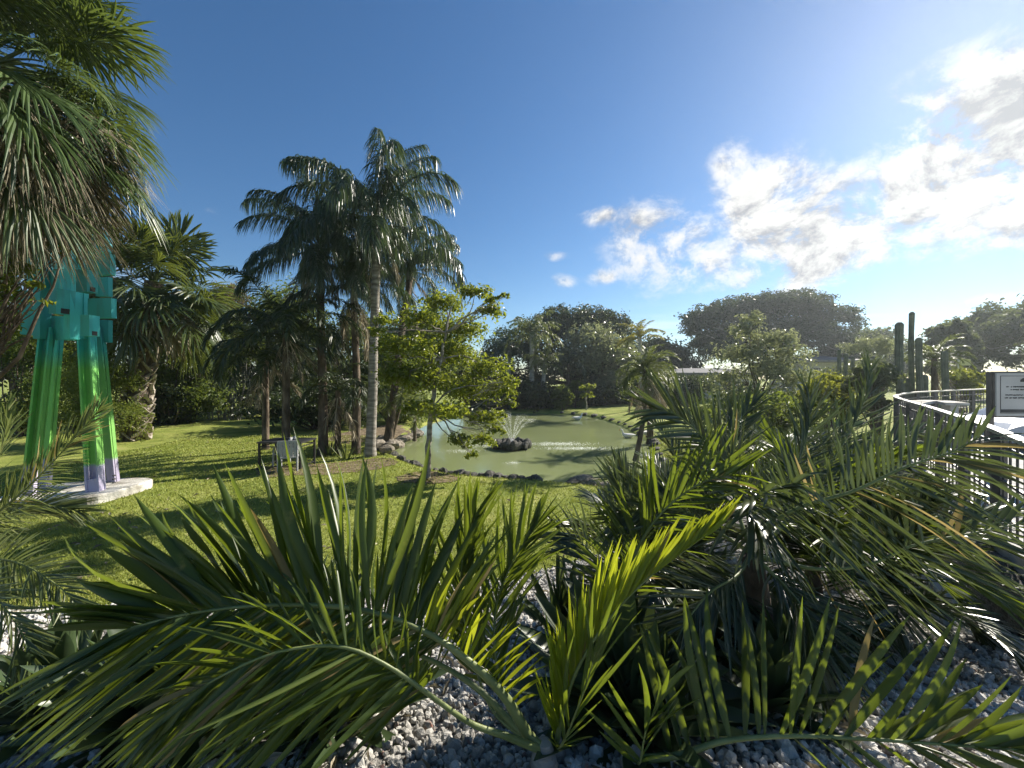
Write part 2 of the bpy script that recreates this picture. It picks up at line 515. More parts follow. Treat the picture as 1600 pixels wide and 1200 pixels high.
    M['rubber'] = noise_mat('tyre_rubber', [(0.3, (0.02, 0.02, 0.02)), (0.7, (0.035, 0.035, 0.035))], 9, 3, 0.8, 0, 10, 0.3)
    M['notice_y'] = noise_mat('yellow_notice', [(0.3, (0.55, 0.52, 0.25)), (0.7, (0.65, 0.62, 0.32))], 3, 3, 0.6, 0, 10, 0.3)

    # murky green pond water with small ripples
    m_, nt, out = mat_base('pond_water')
    N, L = nt.nodes, nt.links
    tc = N.new('ShaderNodeTexCoord')
    p = N.new('ShaderNodeBsdfPrincipled')
    n = N.new('ShaderNodeTexNoise')
    n.inputs['Scale'].default_value = 0.25
    L.new(tc.outputs['Object'], n.inputs['Vector'])
    L.new(ramp(nt, n.outputs['Fac'], [(0.3, (0.20, 0.235, 0.105)), (0.7, (0.24, 0.275, 0.13))]), p.inputs['Base Color'])
    p.inputs['Roughness'].default_value = 0.06
    p.inputs['IOR'].default_value = 1.36
    p.inputs['Subsurface Weight'].default_value = 1.0
    p.inputs['Subsurface Radius'].default_value = (1.0, 1.0, 0.7)
    p.inputs['Subsurface Scale'].default_value = 0.9
    b0 = None
    for sc, di, st in ((2.2, 0.02, 0.25), (14.0, 0.005, 0.3)):
        nn = N.new('ShaderNodeTexNoise')
        nn.inputs['Scale'].default_value = sc
        nn.inputs['Detail'].default_value = 3
        L.new(tc.outputs['Object'], nn.inputs['Vector'])
        b = N.new('ShaderNodeBump')
        b.inputs['Strength'].default_value = st
        b.inputs['Distance'].default_value = di
        L.new(nn.outputs['Fac'], b.inputs['Height'])
        if b0:
            L.new(b0.outputs[0], b.inputs['Normal'])
        b0 = b
    L.new(b0.outputs[0], p.inputs['Normal'])
    L.new(p.outputs[0], out.inputs[0])
    M['water'] = m_

    # fountain spray: white scattering drops
    m_, nt, out = mat_base('spray')
    N, L = nt.nodes, nt.links
    d = N.new('ShaderNodeBsdfDiffuse')
    d.inputs[0].default_value = (0.9, 0.92, 0.92, 1)
    t = N.new('ShaderNodeBsdfTranslucent')
    t.inputs[0].default_value = (0.9, 0.92, 0.92, 1)
    mx = N.new('ShaderNodeMixShader')
    mx.inputs[0].default_value = 0.6
    L.new(d.outputs[0], mx.inputs[1])
    L.new(t.outputs[0], mx.inputs[2])
    L.new(mx.outputs[0], out.inputs[0])
    M['spray'] = m_

    # sculpture paint: lavender feet, green legs, teal blocks, pale cyan top (sprayed fade over the height)
    m_, nt, out = mat_base('sculpture_paint')
    N, L = nt.nodes, nt.links
    tc = N.new('ShaderNodeTexCoord')
    sp = N.new('ShaderNodeSeparateXYZ')
    L.new(tc.outputs['Object'], sp.inputs[0])
    nn = N.new('ShaderNodeTexNoise')
    nn.inputs['Scale'].default_value = 3
    nn.inputs['Detail'].default_value = 7
    L.new(tc.outputs['Object'], nn.inputs['Vector'])
    ad = N.new('ShaderNodeMath')
    ad.operation = 'MULTIPLY_ADD'
    L.new(nn.outputs['Fac'], ad.inputs[0])
    ad.inputs[1].default_value = 0.10
    L.new(sp.outputs[2], ad.inputs[2])
    mr = N.new('ShaderNodeMapRange')
    L.new(ad.outputs[0], mr.inputs[0])
    mr.inputs[1].default_value, mr.inputs[2].default_value = 0.0, 7.0
    col = ramp(nt, mr.outputs[0], [(0.0, (0.46, 0.42, 0.56)), (0.108, (0.50, 0.46, 0.60)), (0.118, (0.26, 0.58, 0.12)), (0.41, (0.20, 0.55, 0.12)),
                                   (0.475, (0.06, 0.48, 0.40)), (0.53, (0.08, 0.54, 0.54)), (0.72, (0.13, 0.64, 0.68)), (0.86, (0.3, 0.70, 0.78))])
    oi = N.new('ShaderNodeObjectInfo')
    mv = N.new('ShaderNodeMapRange')
    L.new(oi.outputs['Random'], mv.inputs[0])
    mv.inputs[3].default_value, mv.inputs[4].default_value = 0.6, 1.2
    hv = N.new('ShaderNodeHueSaturation')
    L.new(mv.outputs[0], hv.inputs['Value'])
    L.new(col, hv.inputs['Color'])
    n3 = N.new('ShaderNodeTexNoise')                  # faint grime streaks
    n3.inputs['Scale'].default_value = 2.5
    n3.inputs['Detail'].default_value = 8
    mp3 = N.new('ShaderNodeMapping')
    mp3.inputs['Scale'].default_value = (4, 4, .6)
    L.new(tc.outputs['Object'], mp3.inputs[0])
    L.new(mp3.outputs[0], n3.inputs['Vector'])
    gm = N.new('ShaderNodeMapRange')
    L.new(n3.outputs['Fac'], gm.inputs[0])
    gm.inputs[1].default_value, gm.inputs[2].default_value = 0.5, 0.8
    gm.inputs[4].default_value = 0.35
    gx = N.new('ShaderNodeMix')
    gx.data_type = 'RGBA'
    L.new(gm.outputs[0], gx.inputs[0])
    L.new(hv.outputs[0], gx.inputs[6])
    gx.inputs[7].default_value = (0.11, 0.12, 0.09, 1)
    p = N.new('ShaderNodeBsdfPrincipled')
    L.new(gx.outputs[2], p.inputs['Base Color'])
    p.inputs['Roughness'].default_value = 0.68
    p.inputs['Specular IOR Level'].default_value = 0.3
    b = N.new('ShaderNodeBump')
    b.inputs['Strength'].default_value = 0.08
    b.inputs['Distance'].default_value = 0.02
    L.new(nn.outputs['Fac'], b.inputs['Height'])
    L.new(b.outputs[0], p.inputs['Normal'])
    L.new(p.outputs[0], out.inputs[0])
    M['sculpture'] = m_


materials()


# ------------------------------------------------------------------ terrain, pond, beds
rng = np.random.default_rng(7)


def W(x, y, z):                       # plan position of a point at height z seen at pixel (x, y)
    d = ground_depth(y, z)
    return ((x - CX) / F * d, d)


POND_Z = -0.25
POND = np.array(catmull([W(612, 713, POND_Z), W(640, 729, POND_Z), W(700, 746, POND_Z), W(770, 753, POND_Z), W(850, 758, POND_Z), W(935, 768, POND_Z),
                         (3.2, 10.4), (4.35, 11.6), (5.0, 13.6), (5.8, 16.5), (6.3, 18.6), (6.6, 22.2), (6.6, 25.6), (6.0, 30.0), (3.8, 32.6),
                         (0.0, 33.2), (-3.6, 31.0), (-5.2, 26.5), (-5.4, 22.0), (-4.6, 19.6), (-5.2, 17.8), W(612, 713, POND_Z)], 150))[:-1]
BED = np.array([(-12, 4.5), (-7, 4.35), (-4, 4.65), (-1.5, 5.0), (0.3, 5.35), (1.4, 6.0), (2.4, 7.4), (4.0, 9.4), (7.0, 11.2), (10.2, 12.6), (12.5, 11.5),
                (9.0, 7.6), (5.2, 3.2), (4.0, 1.2), (4.2, -3.0), (-12, -3.0)])


def sdf(px, py, poly):
    """Signed distance to a closed polygon, positive inside."""
    px, py = np.asarray(px, float), np.asarray(py, float)
    d2 = np.full(px.shape, 1e18)
    ins = np.zeros(px.shape, bool)
    n = len(poly)
    for i in range(n):
        ax, ay = poly[i]
        bx, by = poly[(i + 1) % n]
        ex, ey = bx - ax, by - ay
        wx, wy = px - ax, py - ay
        t = np.clip((wx * ex + wy * ey) / (ex * ex + ey * ey + 1e-12), 0, 1)
        d2 = np.minimum(d2, (wx - ex * t) ** 2 + (wy - ey * t) ** 2)
        c = ((ay <= py) & (by > py)) | ((by <= py) & (ay > py))
        xi = ax + (py - ay) * ex / (ey if abs(ey) > 1e-12 else 1e-12)
        ins ^= c & (px < xi)
    return np.where(ins, 1, -1) * np.sqrt(d2)


def smooth(t):
    t = np.clip(t, 0, 1)
    return t * t * (3 - 2 * t)


def height(X, Y):
    X, Y = np.asarray(X, float), np.asarray(Y, float)
    z = 0.04 * np.sin(X * 0.55 + 1.3) * np.sin(Y * 0.48) + 0.02 * np.sin(X * 1.7 + Y * 1.1)
    z = z + 0.07 * np.clip(X - 7.5, 0, 14)
    z = z + 0.5 * smooth((Y - 36) / 25)
    s = sdf(X, Y, POND)
    z = np.where(s > -0.9, z * np.clip(-s / 0.9, 0, 1), z)
    z = np.where(s > -0.5, z - 0.16 * smooth((s + 0.5) / 0.5), z)
    z = np.where(s > 0, -0.16 - 0.75 * smooth(s / 0.7), z)
    b = sdf(X, Y, BED)
    return z - 0.12 * smooth(b / 0.3)


def grid_mesh(xs, ys, hf):
    X, Y = np.meshgrid(xs, ys)
    Z = hf(X, Y)
    V = np.stack([X, Y, Z], -1).reshape(-1, 3)
    nx, ny = len(xs), len(ys)
    i = np.arange(ny - 1)[:, None] * nx + np.arange(nx - 1)[None]
    return V, np.stack([i, i + 1, i + 1 + nx, i + nx], -1).reshape(-1, 4)


def spread(lo, hi, a, b, step, far):
    core = np.arange(a, b, step)
    left = a - (np.geomspace(step, a - lo + step, far) - step)[1:][::-1] if lo < a else []
    right = b + (np.geomspace(step, hi - b + step, far) - step)
    return np.unique(np.concatenate([left, core, right]))


def make_ground():
    xs = spread(-900, 900, -14, 13, 0.22, 26)
    ys = spread(-300, 1400, 3.5, 36, 0.22, 26)
    V, Fq = grid_mesh(xs, ys, height)
    g = MB().add(V, Fq).build('ground', MAT['lawn'], smooth=True)
    tag(g, 'sunlit mown lawn around the pond', kind='structure')

    # water sheet reaching under the banks
    c = POND.mean(0)
    out = POND + nrm(POND - c) * 0.45
    n = len(out)
    V = np.vstack([np.c_[out, np.full(n, POND_Z)], [[c[0], c[1], POND_Z]]])
    idx = np.arange(n)
    w = MB().add(V, np.stack([idx, (idx + 1) % n, np.full(n, n)], -1)).build('pond_water', MAT['water'])
    tag(w, 'murky green pond water', kind='structure')

    # gravel bed sheet with a low mound under the palms
    def bed_h(X, Y):
        b = sdf(X, Y, BED)
        return np.where(b > -0.02, 0.02 + 0.06 * smooth(b / .6) + 0.27 * np.clip(4.75 - Y, 0, 3.4) * smooth(b / 1.2) + 0.03 * np.sin(X * 2.1) * np.sin(Y * 1.7) * smooth(b / .6), -0.35)
    global bed_height
    bed_height = bed_h
    V, Fq = grid_mesh(np.arange(-12.2, 12.8, 0.12), np.arange(-3.0, 12.8, 0.12), bed_h)
    cen = V[Fq].mean(1)
    keep = sdf(cen[:, 0], cen[:, 1], BED) > -0.06
    b = MB().add(V, Fq[keep]).build('gravel_bed', MAT['bed'], smooth=True)
    tag(b, 'planting bed floor beneath the white gravel', kind='structure')

    # bare earth under the palm group and the little tree, and pale earth of the left bank
    for nm, pts in (('bare_earth_path', [W(400, 732, 0), W(470, 728, 0), W(540, 722, 0), W(600, 716, 0), W(622, 722, 0), W(604, 731, 0), W(540, 740, 0), W(470, 746, 0), W(405, 748, 0)]),
                    ('bare_earth_ring', [W(625, 745, 0), W(668, 737, 0), W(712, 744, 0), W(705, 753, 0), W(660, 757, 0), W(622, 752, 0)]),
                    ('bank_earth', [(-8.2, 17.2), (-6.6, 16.2), (-5.5, 17.6), (-4.95, 19.4), (-5.6, 21.6), (-7.5, 22.0)])):
        pl = catmull(pts + [pts[0]], 50)[:-1]
        pl = pl + rng.normal(0, 0.06, pl.shape)
        c = pl.mean(0)
        rings = [c + (pl - c) * s for s in (1, .75, .5, .25)]
        V = np.vstack(rings + [c[None]])
        Z = height(V[:, 0], V[:, 1]) + 0.012
        k = len(pl)
        m_ = MB()
        fq = []
        for r in range(3):
            i = np.arange(k)
            fq.append(np.stack([r * k + i, r * k + (i + 1) % k, (r + 1) * k + (i + 1) % k, (r + 1) * k + i], -1))
        m_.add(np.c_[V, Z], np.vstack(fq))
        i = np.arange(k)
        m_.f3.append(np.stack([3 * k + i, 3 * k + (i + 1) % k, np.full(k, 4 * k)], -1))
        tag(m_.build(nm, MAT['earth'], smooth=True), 'patch of bare brown earth', kind='structure')


make_ground()


def scatter_gravel():
    t = (1 + 5 ** .5) / 2
    V0 = nrm([(-1, t, 0), (1, t, 0), (-1, -t, 0), (1, -t, 0), (0, -1, t), (0, 1, t), (0, -1, -t), (0, 1, -t), (t, 0, -1), (t, 0, 1), (-t, 0, -1), (-t, 0, 1)])
    T0 = np.array([(0, 11, 5), (0, 5, 1), (0, 1, 7), (0, 7, 10), (0, 10, 11), (1, 5, 9), (5, 11, 4), (11, 10, 2), (10, 7, 6), (7, 1, 8),
                   (3, 9, 4), (3, 4, 2), (3, 2, 6), (3, 6, 8), (3, 8, 9), (4, 9, 5), (2, 4, 11), (6, 2, 10), (8, 6, 7), (9, 8, 1)])
    n = 60000
    Y = .7 + (6.8 - .7) * rng.random(n) ** 1.15
    X = (rng.random(n) * 2 - 1) * (Y * 1.25 + 0.6)
    ok = (sdf(X, Y, BED) > 0.02) & (X < 3.6 + 0.5 * (Y - 1.0))
    X, Y = X[ok], Y[ok]
    n = len(X)
    r = 0.009 + 0.015 * rng.random(n) ** 1.6 + 0.012 * (rng.random(n) > .93)
    Z = bed_height(X, Y) + r * (0.35 + 0.7 * rng.random(n))
    sc = r[:, None] * rng.uniform(.72, 1.25, (n, 3))
    q = nrm(rng.normal(size=(n, 4)))
    w, x, y, z = q.T
    R = np.stack([1 - 2 * (y * y + z * z), 2 * (x * y - z * w), 2 * (x * z + y * w), 2 * (x * y + z * w), 1 - 2 * (x * x + z * z), 2 * (y * z - x * w),
                  2 * (x * z - y * w), 2 * (y * z + x * w), 1 - 2 * (x * x + y * y)], -1).reshape(n, 3, 3)
    shp = V0[None] * rng.uniform(.72, 1.2, (n, 12, 1)) * sc[:, None, :]
    V = np.einsum('nij,nkj->nki', R, shp) + np.stack([X, Y, Z], -1)[:, None]
    Tt = (T0[None] + (np.arange(n) * 12)[:, None, None]).reshape(-1, 3)
    dirt = smooth(np.sin(X * 2.3 + 1.7 * np.sin(Y * 1.9)) * np.sin(Y * 2.6 + X) * 1.6 - .35)
    col = np.repeat(np.clip(rng.beta(2.2, 1.4, n) * (1 - .55 * dirt), 0, 1), 12)
    col = np.where(np.repeat(rng.random(n) < .035, 12), 0.0, np.maximum(col, .16))
    g = MB().add(V.reshape(-1, 3), Tt, col).build('gravel', MAT['pebble'])
    tag(g, 'crushed white stone gravel covering the planting bed', 'gravel', kind='stuff')


def scatter_grass():
    n = 190000
    d = 4.3 + 14 * rng.random(n) ** 1.9
    X = (rng.random(n) * 2 - 1) * np.minimum(d * 1.32 + .4, 14) * 1.0
    Y = d
    ok = (sdf(X, Y, BED) < 0.03) & (sdf(X, Y, POND) < -0.12) & (X < 7.5)
    X, Y = X[ok], Y[ok]
    n = len(X)
    Z = height(X, Y)
    h = (0.022 + 0.028 * rng.random(n)) * (1 + .02 * Y)
    a = rng.random(n) * 6.283
    w = 0.0035 + 0.0008 * Y
    lean = rng.normal(0, .5, (n, 2)) * h[:, None]
    B = np.stack([X, Y, Z], -1)
    s = np.stack([np.cos(a) * w, np.sin(a) * w, np.zeros(n)], -1)
    tip = B + np.stack([lean[:, 0], lean[:, 1], h], -1)
    V = np.stack([B - s, B + s, tip], 1).reshape(-1, 3)
    patch = 0.5 + 0.6 * np.sin(X * 1.3 + np.sin(Y * 2.1) * 1.2) * np.sin(Y * 1.7 + X * .6)
    col = np.clip(rng.random(n) * .75 + .25 * patch, 0, 1)
    g = MB().add(V, np.arange(3 * n).reshape(-1, 3), np.repeat(col, 3)).build('grass', MAT['grass'])
    tag(g, 'short blades of the mown lawn', 'grass', kind='stuff')


scatter_gravel()
scatter_grass()


# ------------------------------------------------------------------ rocks
def rock_mesh(seed, sx, sy, sz, mat, rough=.22, nu=9, nv=7):
    r = np.random.default_rng(seed)
    th = np.linspace(0, 2 * np.pi, nu, endpoint=False)
    ph = np.linspace(-.5 * np.pi, .5 * np.pi, nv)[1:-1]
    dirs = np.array([[math.cos(p) * math.cos(t), math.cos(p) * math.sin(t), math.sin(p)] for p in ph for t in th] + [[0, 0, -1], [0, 0, 1]])
    k = r.normal(size=(5, 3))
    o = r.random(5) * 6.28
    f = 1 + rough * np.sin(dirs @ k.T * 1.9 + o).mean(1) * 1.7 + rough * .35 * r.normal(size=len(dirs))
    V = dirs * f[:, None] * np.array([sx, sy, sz])
    m_ = MB()
    i = (np.arange(len(ph) - 1)[:, None] * nu)
    j = np.arange(nu)[None]
    q = np.stack([i + j, i + (j + 1) % nu, i + nu + (j + 1) % nu, i + nu + j], -1).reshape(-1, 4)
    m_.add(V, q)
    jj = np.arange(nu)
    b, t = len(dirs) - 2, len(dirs) - 1
    m_.f3.append(np.stack([(jj + 1) % nu, jj, np.full(nu, b)], -1))
    l = (len(ph) - 1) * nu
    m_.f3.append(np.stack([l + jj, l + (jj + 1) % nu, np.full(nu, t)], -1))
    return m_.mesh('rock', mat)


ROCKS = [rock_mesh(s, 1, 1, 1, MAT['rock']) for s in range(6)]
PALE = [rock_mesh(s + 30, 1, 1, 1, MAT['palerock']) for s in range(3)]


def rock(loc, s, label, group, meshes=ROCKS, i=0, name='rock', parent=None):
    a = rng.random() * 6.28
    M = Matrix.Translation(Vector([float(c) for c in loc])) @ Matrix.Rotation(a, 4, 'Z') @ Matrix.Diagonal((s[0], s[1], s[2], 1))
    o = link(name, meshes[i % len(meshes)], parent, M)
    if label:
        tag(o, label, 'rock', group)
    return o


def shore_rocks():
    xs = [615, 626, 637, 647, 656, 681, 692, 706, 717, 729, 741, 754, 766, 779, 790, 801, 814, 828, 838]
    for k, x in enumerate(xs):
        y = float(np.interp(x, [612, 640, 700, 770, 850], [714, 731, 747, 754, 759]))
        X, Y = W(x, y, POND_Z)
        s = rng.uniform(.13, .2) * (1.25 if k in (6, 8, 12, 16) else 1)
        if k < 5:
            lab = f'{ORD[k]} dark rock of the pond edging, counted from the palm group to the little tree'
        else:
            lab = f'{ORD[k - 5]} dark rock of the near pond edging, counted rightwards from the little tree'
        rock((X, Y - .03, POND_Z + .1), (s * 1.15, s * .9, s * .82), lab, 'dark rocks edging the near shore', i=k)
    for k, (x, y, s, pale) in enumerate([(897, 763, .2, 0), (912, 760, .3, 1), (930, 763, .26, 1), (948, 767, .2, 1)]):
        X, Y = W(x, y, POND_Z)
        rock((X, Y, POND_Z + .12), (s * 1.3, s * .8, s * .6), ['dark low rock left of the pale stone slabs behind the palm', 'large pale stone slab on the near shore behind the palm',
             'pale stone slab beside the large slab on the near shore', 'small pale stone at the right end of the near shore slabs'][k],
             'stones on the near shore behind the palm', PALE if pale else ROCKS, k)
    R = catmull([(5.0, 13.4), (5.8, 16.4), (6.35, 18.6), (6.65, 22.2), (6.65, 25.6), (6.0, 30.0), (4.0, 32.6)], 18)
    for k, (X, Y) in enumerate(R):
        s = rng.uniform(.12, .24)
        rock((X + .1, Y, POND_Z + .1), (s * 1.4, s * 1.1, s * .7), f'{ORD[k]} flat rock along the right pond bank, counted from near to far',
             'rocks along the right bank', i=k + 2)
    L = catmull([(-4.75, 16.6), (-4.9, 18.2), (-4.6, 19.6), (-5.2, 21.4)], 9)
    for k, (X, Y) in enumerate(L):
        s = rng.uniform(.2, .36)
        rock((X - .05, Y, POND_Z + .12), (s * 1.2, s, s * .6), f'{ORD[k]} pale limestone block on the left bank spit, counted from near to far',
             'pale blocks of the left bank', PALE, k)
    for k, (x, y, s) in enumerate([(590, 690, .3), (604, 697, .22), (615, 690, .3), (600, 683, .34)]):
        X, Y = W(x, y + 12, 0)
        rock((X, Y, .15), (s * 1.3, s, s * .7), f'{ORD[k]} pale limestone boulder in the shade behind the grey palm trunk', 'boulders behind the palm trunk', PALE, k)


shore_rocks()


# ------------------------------------------------------------------ fountain
def fountain():
    c = W(800, 700, POND_Z)
    t = thing('fountain', 'rock ringed fountain spraying thin white jets in the pond', 'fountain', (c[0], c[1], POND_Z))
    MB().tube([(c[0], c[1], POND_Z - .2), (c[0], c[1], POND_Z + .08)], [.66, .6], 20).build('base', MAT['rock'], t, True)
    for k in range(17):
        a = k / 17 * 6.283
        s = rng.uniform(.13, .2)
        rr = .6 + rng.uniform(-.03, .05)
        rock((rr * math.cos(a), rr * math.sin(a), .14 + rng.uniform(-.02, .05)), (s * 1.1, s * .9, s * 1.05), None, None, i=k, name='rim_rock', parent=t)
    for k in range(7):
        a = k / 7 * 6.283 + .3
        s = rng.uniform(.12, .17)
        rock((.33 * math.cos(a), .33 * math.sin(a), .12), (s, s, s), None, None, i=k, name='inner_rock', parent=t)
    jets = [(-1.05, .25, 1.15), (-.62, -.3, 1.25), (-.2, .1, 1.35), (.75, -.2, 1.2), (1.15, .3, 1.05), (.4, .5, 1.2)]
    for dx, dy, h in jets:
        m_ = MB()
        n = 900
        u = rng.random(n) ** .85
        # ballistic path: up and out, back down to the water
        vx, vy = dx * 1.0, dy * .9
        h = h * .88
        px, py = vx * u * .9, vy * u * .9
        pz = .2 + h * (1 - (1 - u * 1.15) ** 2)
        sp = .012 + .075 * u ** 1.6
        C = np.stack([c[0] + px + rng.normal(0, 1, n) * sp, c[1] + py + rng.normal(0, 1, n) * sp, POND_Z + pz + rng.normal(0, 1, n) * sp], -1)
        s = (.0085 * (1 - .62 * u))[:, None] * rng.uniform(.5, 1.4, (n, 1))
        d1 = nrm(rng.normal(size=(n, 3))) * s
        d2 = nrm(rng.normal(size=(n, 3))) * s
        up = np.array([0, 0, 1.0]) * s * 2.6
        V = np.stack([C + d1, C + d2, C + up], 1).reshape(-1, 3)
        m_.add(V, np.arange(3 * n).reshape(-1, 3))
        tag(m_.build('water_jet', MAT['spray'], t), None, kind='stuff')
    # flecks of foam where the jets fall back
    for k, (x, y, rx, ry, n) in enumerate([(870, 694, 1.5, .28, 1500), (905, 701, 1.7, .22, 1200), (760, 697, 1.1, .25, 600), (722, 705, .8, .2, 350), (828, 656, .5, .2, 120), (803, 724, .25, .08, 130), (770, 671, .6, .2, 160)]):
        X, Y = W(x, y, POND_Z)
        px = X + rng.normal(0, .45, n) * rx
        py = Y + rng.normal(0, .5, n) * ry * 1.6
        C = np.stack([px, py, np.full(n, POND_Z + .006) + rng.random(n) * .03], -1)
        s = rng.uniform(.004, .016, (n, 1))
        d1 = nrm(rng.normal(size=(n, 3)) * [1, 1, .5]) * s * 2.2
        d2 = nrm(rng.normal(size=(n, 3)) * [1, 1, .5]) * s
        V = np.stack([C - d1, C + d2, C + d1], 1).reshape(-1, 3)
        tag(MB().add(V, np.arange(3 * n).reshape(-1, 3)).build('splash', MAT['spray'], t), None, kind='stuff')


fountain()


# ------------------------------------------------------------------ waterfowl
def duck(loc, rz, s, label, name='white_duck', legs=False):
    t = thing(name, label, 'duck', loc, 'white birds at the right bank')
    cy, sy = math.cos(rz), math.sin(rz)
    # one continuous body: stations along the spine (x, z, half width, half height)
    st = [(-.30, .16, .01, .01), (-.25, .15, .05, .03), (-.16, .13, .10, .075), (-.02, .11, .125, .10), (.12, .12, .105, .095), (.20, .16, .07, .07),
          (.235, .22, .045, .045), (.245, .28, .036, .036), (.262, .335, .042, .04), (.295, .355, .045, .042), (.325, .35, .028, .026), (.335, .348, .012, .012)]
    k = 10
    th = np.linspace(0, 2 * np.pi, k, endpoint=False)
    c = np.array([(a, 0, b) for a, b, _, _ in st])
    T = nrm(np.gradient(c, axis=0))
    V = []
    for (a, b, w, h), tt in zip(st, T):
        up = np.cross(tt, [0, 1, 0]) * -1
        V += [np.array([a, 0, b]) + np.array([0, 1, 0]) * w * math.cos(q) + up * h * math.sin(q) for q in th]
    V = np.array(V) * s
    V = np.stack([V[:, 0] * cy - V[:, 1] * sy + loc[0], V[:, 0] * sy + V[:, 1] * cy + loc[1], V[:, 2] + loc[2]], -1)
    i = np.arange(len(st) - 1)[:, None] * k
    j = np.arange(k)[None]
    MB().add(V, np.stack([i + j, i + (j + 1) % k, i + k + (j + 1) % k, i + k + j], -1).reshape(-1, 4)).build('body', MAT['feather'], t, True)

    def pt(x, y, z):
        return np.array([(x * cy - y * sy) * s + loc[0], (x * sy + y * cy) * s + loc[1], z * s + loc[2]])
    MB().tube([pt(.32, 0, .35), pt(.36, 0, .34), pt(.395, 0, .335)], np.array([.022, .02, .008]) * s, 8).build('beak', MAT['beak'], t, True)
    for sd in (-1, 1):
        MB().tube([pt(.08, sd * .105, .15), pt(-.05, sd * .125, .15), pt(-.2, sd * .08, .165), pt(-.28, sd * .03, .175)], np.array([.03, .06, .045, .006]) * s, 8, squash=.4).build('wing', MAT['feather'], t, True)
        if legs:
            MB().tube([pt(0, sd * .05, .05), pt(.02, sd * .05, -.09)], .012 * s, 6).build('leg', MAT['beak'], t)


X, Y = W(982, 684, POND_Z)
duck((X, Y, POND_Z - .03), 2.9, 1.15, 'white duck floating on the pond beside the right bank')
X, Y = W(1005, 684, -.02)
duck((X + .15, Y, .07), .6, 1.1, 'white duck resting on the grass of the right bank', legs=True)
X, Y = W(902, 656, POND_Z)
duck((X, Y, POND_Z - .03), .2, 1.3, 'pale duck swimming near the far end of the pond')


# ------------------------------------------------------------------ walkway, retaining wall, railing
RAIL = np.array([P(1665, 716, 2.9), P(1600, 690, 3.55), P(1550, 669, 4.25), P(1500, 652, 5.2), P(1450, 636, 6.7), P(1415, 626, 8.4), P(1400, 620.5, 9.3),
                 P(1403, 617.5, 10.2), P(1424, 613.5, 11.2), P(1470, 610.8, 12.2), P(1550, 607.5, 13.5), P(1680, 603, 15.6)])
DECK_Z = 1.0


def walkway():
    path = catmull(RAIL[:, :2], 60)
    # slab on the sunny side of the rail
    outer = np.array([(24.0, 15.6), (24.0, -2.0), (3.0, -2.0)])
    poly = np.vstack([path, outer])
    c = np.array([11.0, 7.0])
    n = len(poly)
    V = np.vstack([np.c_[poly, np.full(n, DECK_Z)], np.c_[poly, np.full(n, DECK_Z - .18)]])
    i = np.arange(n)
    m_ = MB()
    m_.add(V, np.stack([i, (i + 1) % n, n + (i + 1) % n, n + i], -1))
    from mathutils.geometry import tessellate_polygon
    tr = np.array(tessellate_polygon([[Vector((float(a), float(b), 0)) for a, b in poly]]))
    m_.f3.append(tr)
    tag(m_.build('walkway', MAT['concrete']), 'pale raised walkway behind the railing', kind='structure')
    # rough coral rock wall below the walkway edge
    t = thing('retaining_wall', 'rough coral rock retaining wall below the raised walkway', 'wall', (path[20][0], path[20][1], 0))
    first = np.array([(3.35, -1.5), (3.3, -.2), (3.25, .6), (3.3, 1.3), (3.45, 2.0)])
    wp = catmull(np.vstack([first, path[4:52:6] + np.array([-.05, .05])]), 150)
    # individual stones, several courses high, each its own piece, backed by a mortar face
    Tn = nrm(np.gradient(wp, axis=0))
    Nn = np.stack([-Tn[:, 1], Tn[:, 0]], -1)
    m_ = MB()
    zs = np.linspace(-.2, DECK_Z - .2, 8)
    back = wp - Nn * .0
    V = np.array([[back[a][0], back[a][1], z] for z in zs for a in range(len(wp))])
    i = np.arange(len(zs) - 1)[:, None] * len(wp) + np.arange(len(wp) - 1)[None]
    m_.add(V, np.stack([i, i + 1, i + 1 + len(wp), i + len(wp)], -1).reshape(-1, 4))
    m_.build('mortar_face', MAT['coral'], t, True)
    stones = [rock_mesh(60 + q, 1, 1, 1, MAT['coral'], .2) for q in range(5)]
    seg = np.cumsum(np.r_[0, np.linalg.norm(np.diff(wp, axis=0), axis=1)])
    cnt = 0
    for row in range(5):
        z = -.02 + row * .2
        s_ = rng.random() * .2
        while s_ < min(seg[-1] - .3, 9.5):
            w_ = rng.uniform(.2, .4)
            a = np.searchsorted(seg, s_ + w_ / 2)
            a = min(a, len(wp) - 1)
            p_ = wp[a]
            ang = math.atan2(Tn[a][1], Tn[a][0])
            M = Matrix.Translation((p_[0] - t.location[0], p_[1] - t.location[1], z + rng.uniform(-.02, .02))) @ Matrix.Rotation(ang, 4, 'Z') @ Matrix.Rotation(rng.uniform(-.15, .15), 4, 'Y') @ Matrix.Diagonal((w_ * .55, .10, .115, 1))
            link('stone', stones[cnt % 5], t, M)
            cnt += 1
            s_ += w_
    cp = wp[:95] + Nn[:95] * .2
    Tm = MB()
    z0 = bed_height(cp[:, 0], cp[:, 1])
    nn = len(cp)
    A, B = cp + Nn[:95] * .09, cp - Nn[:95] * .09
    V = np.vstack([np.c_[A, z0 - .1], np.c_[A, z0 + .05], np.c_[B, z0 + .06], np.c_[B, z0 - .1]])
    i = np.arange(nn - 1)
    for r in range(3):
        Tm.add(V, np.stack([r * nn + i, r * nn + i + 1, (r + 1) * nn + i + 1, (r + 1) * nn + i], -1))
    tag(Tm.build('concrete_kerb', MAT['concrete'], smooth=False), 'curved concrete kerb at the foot of the coral rock wall', 'kerb')


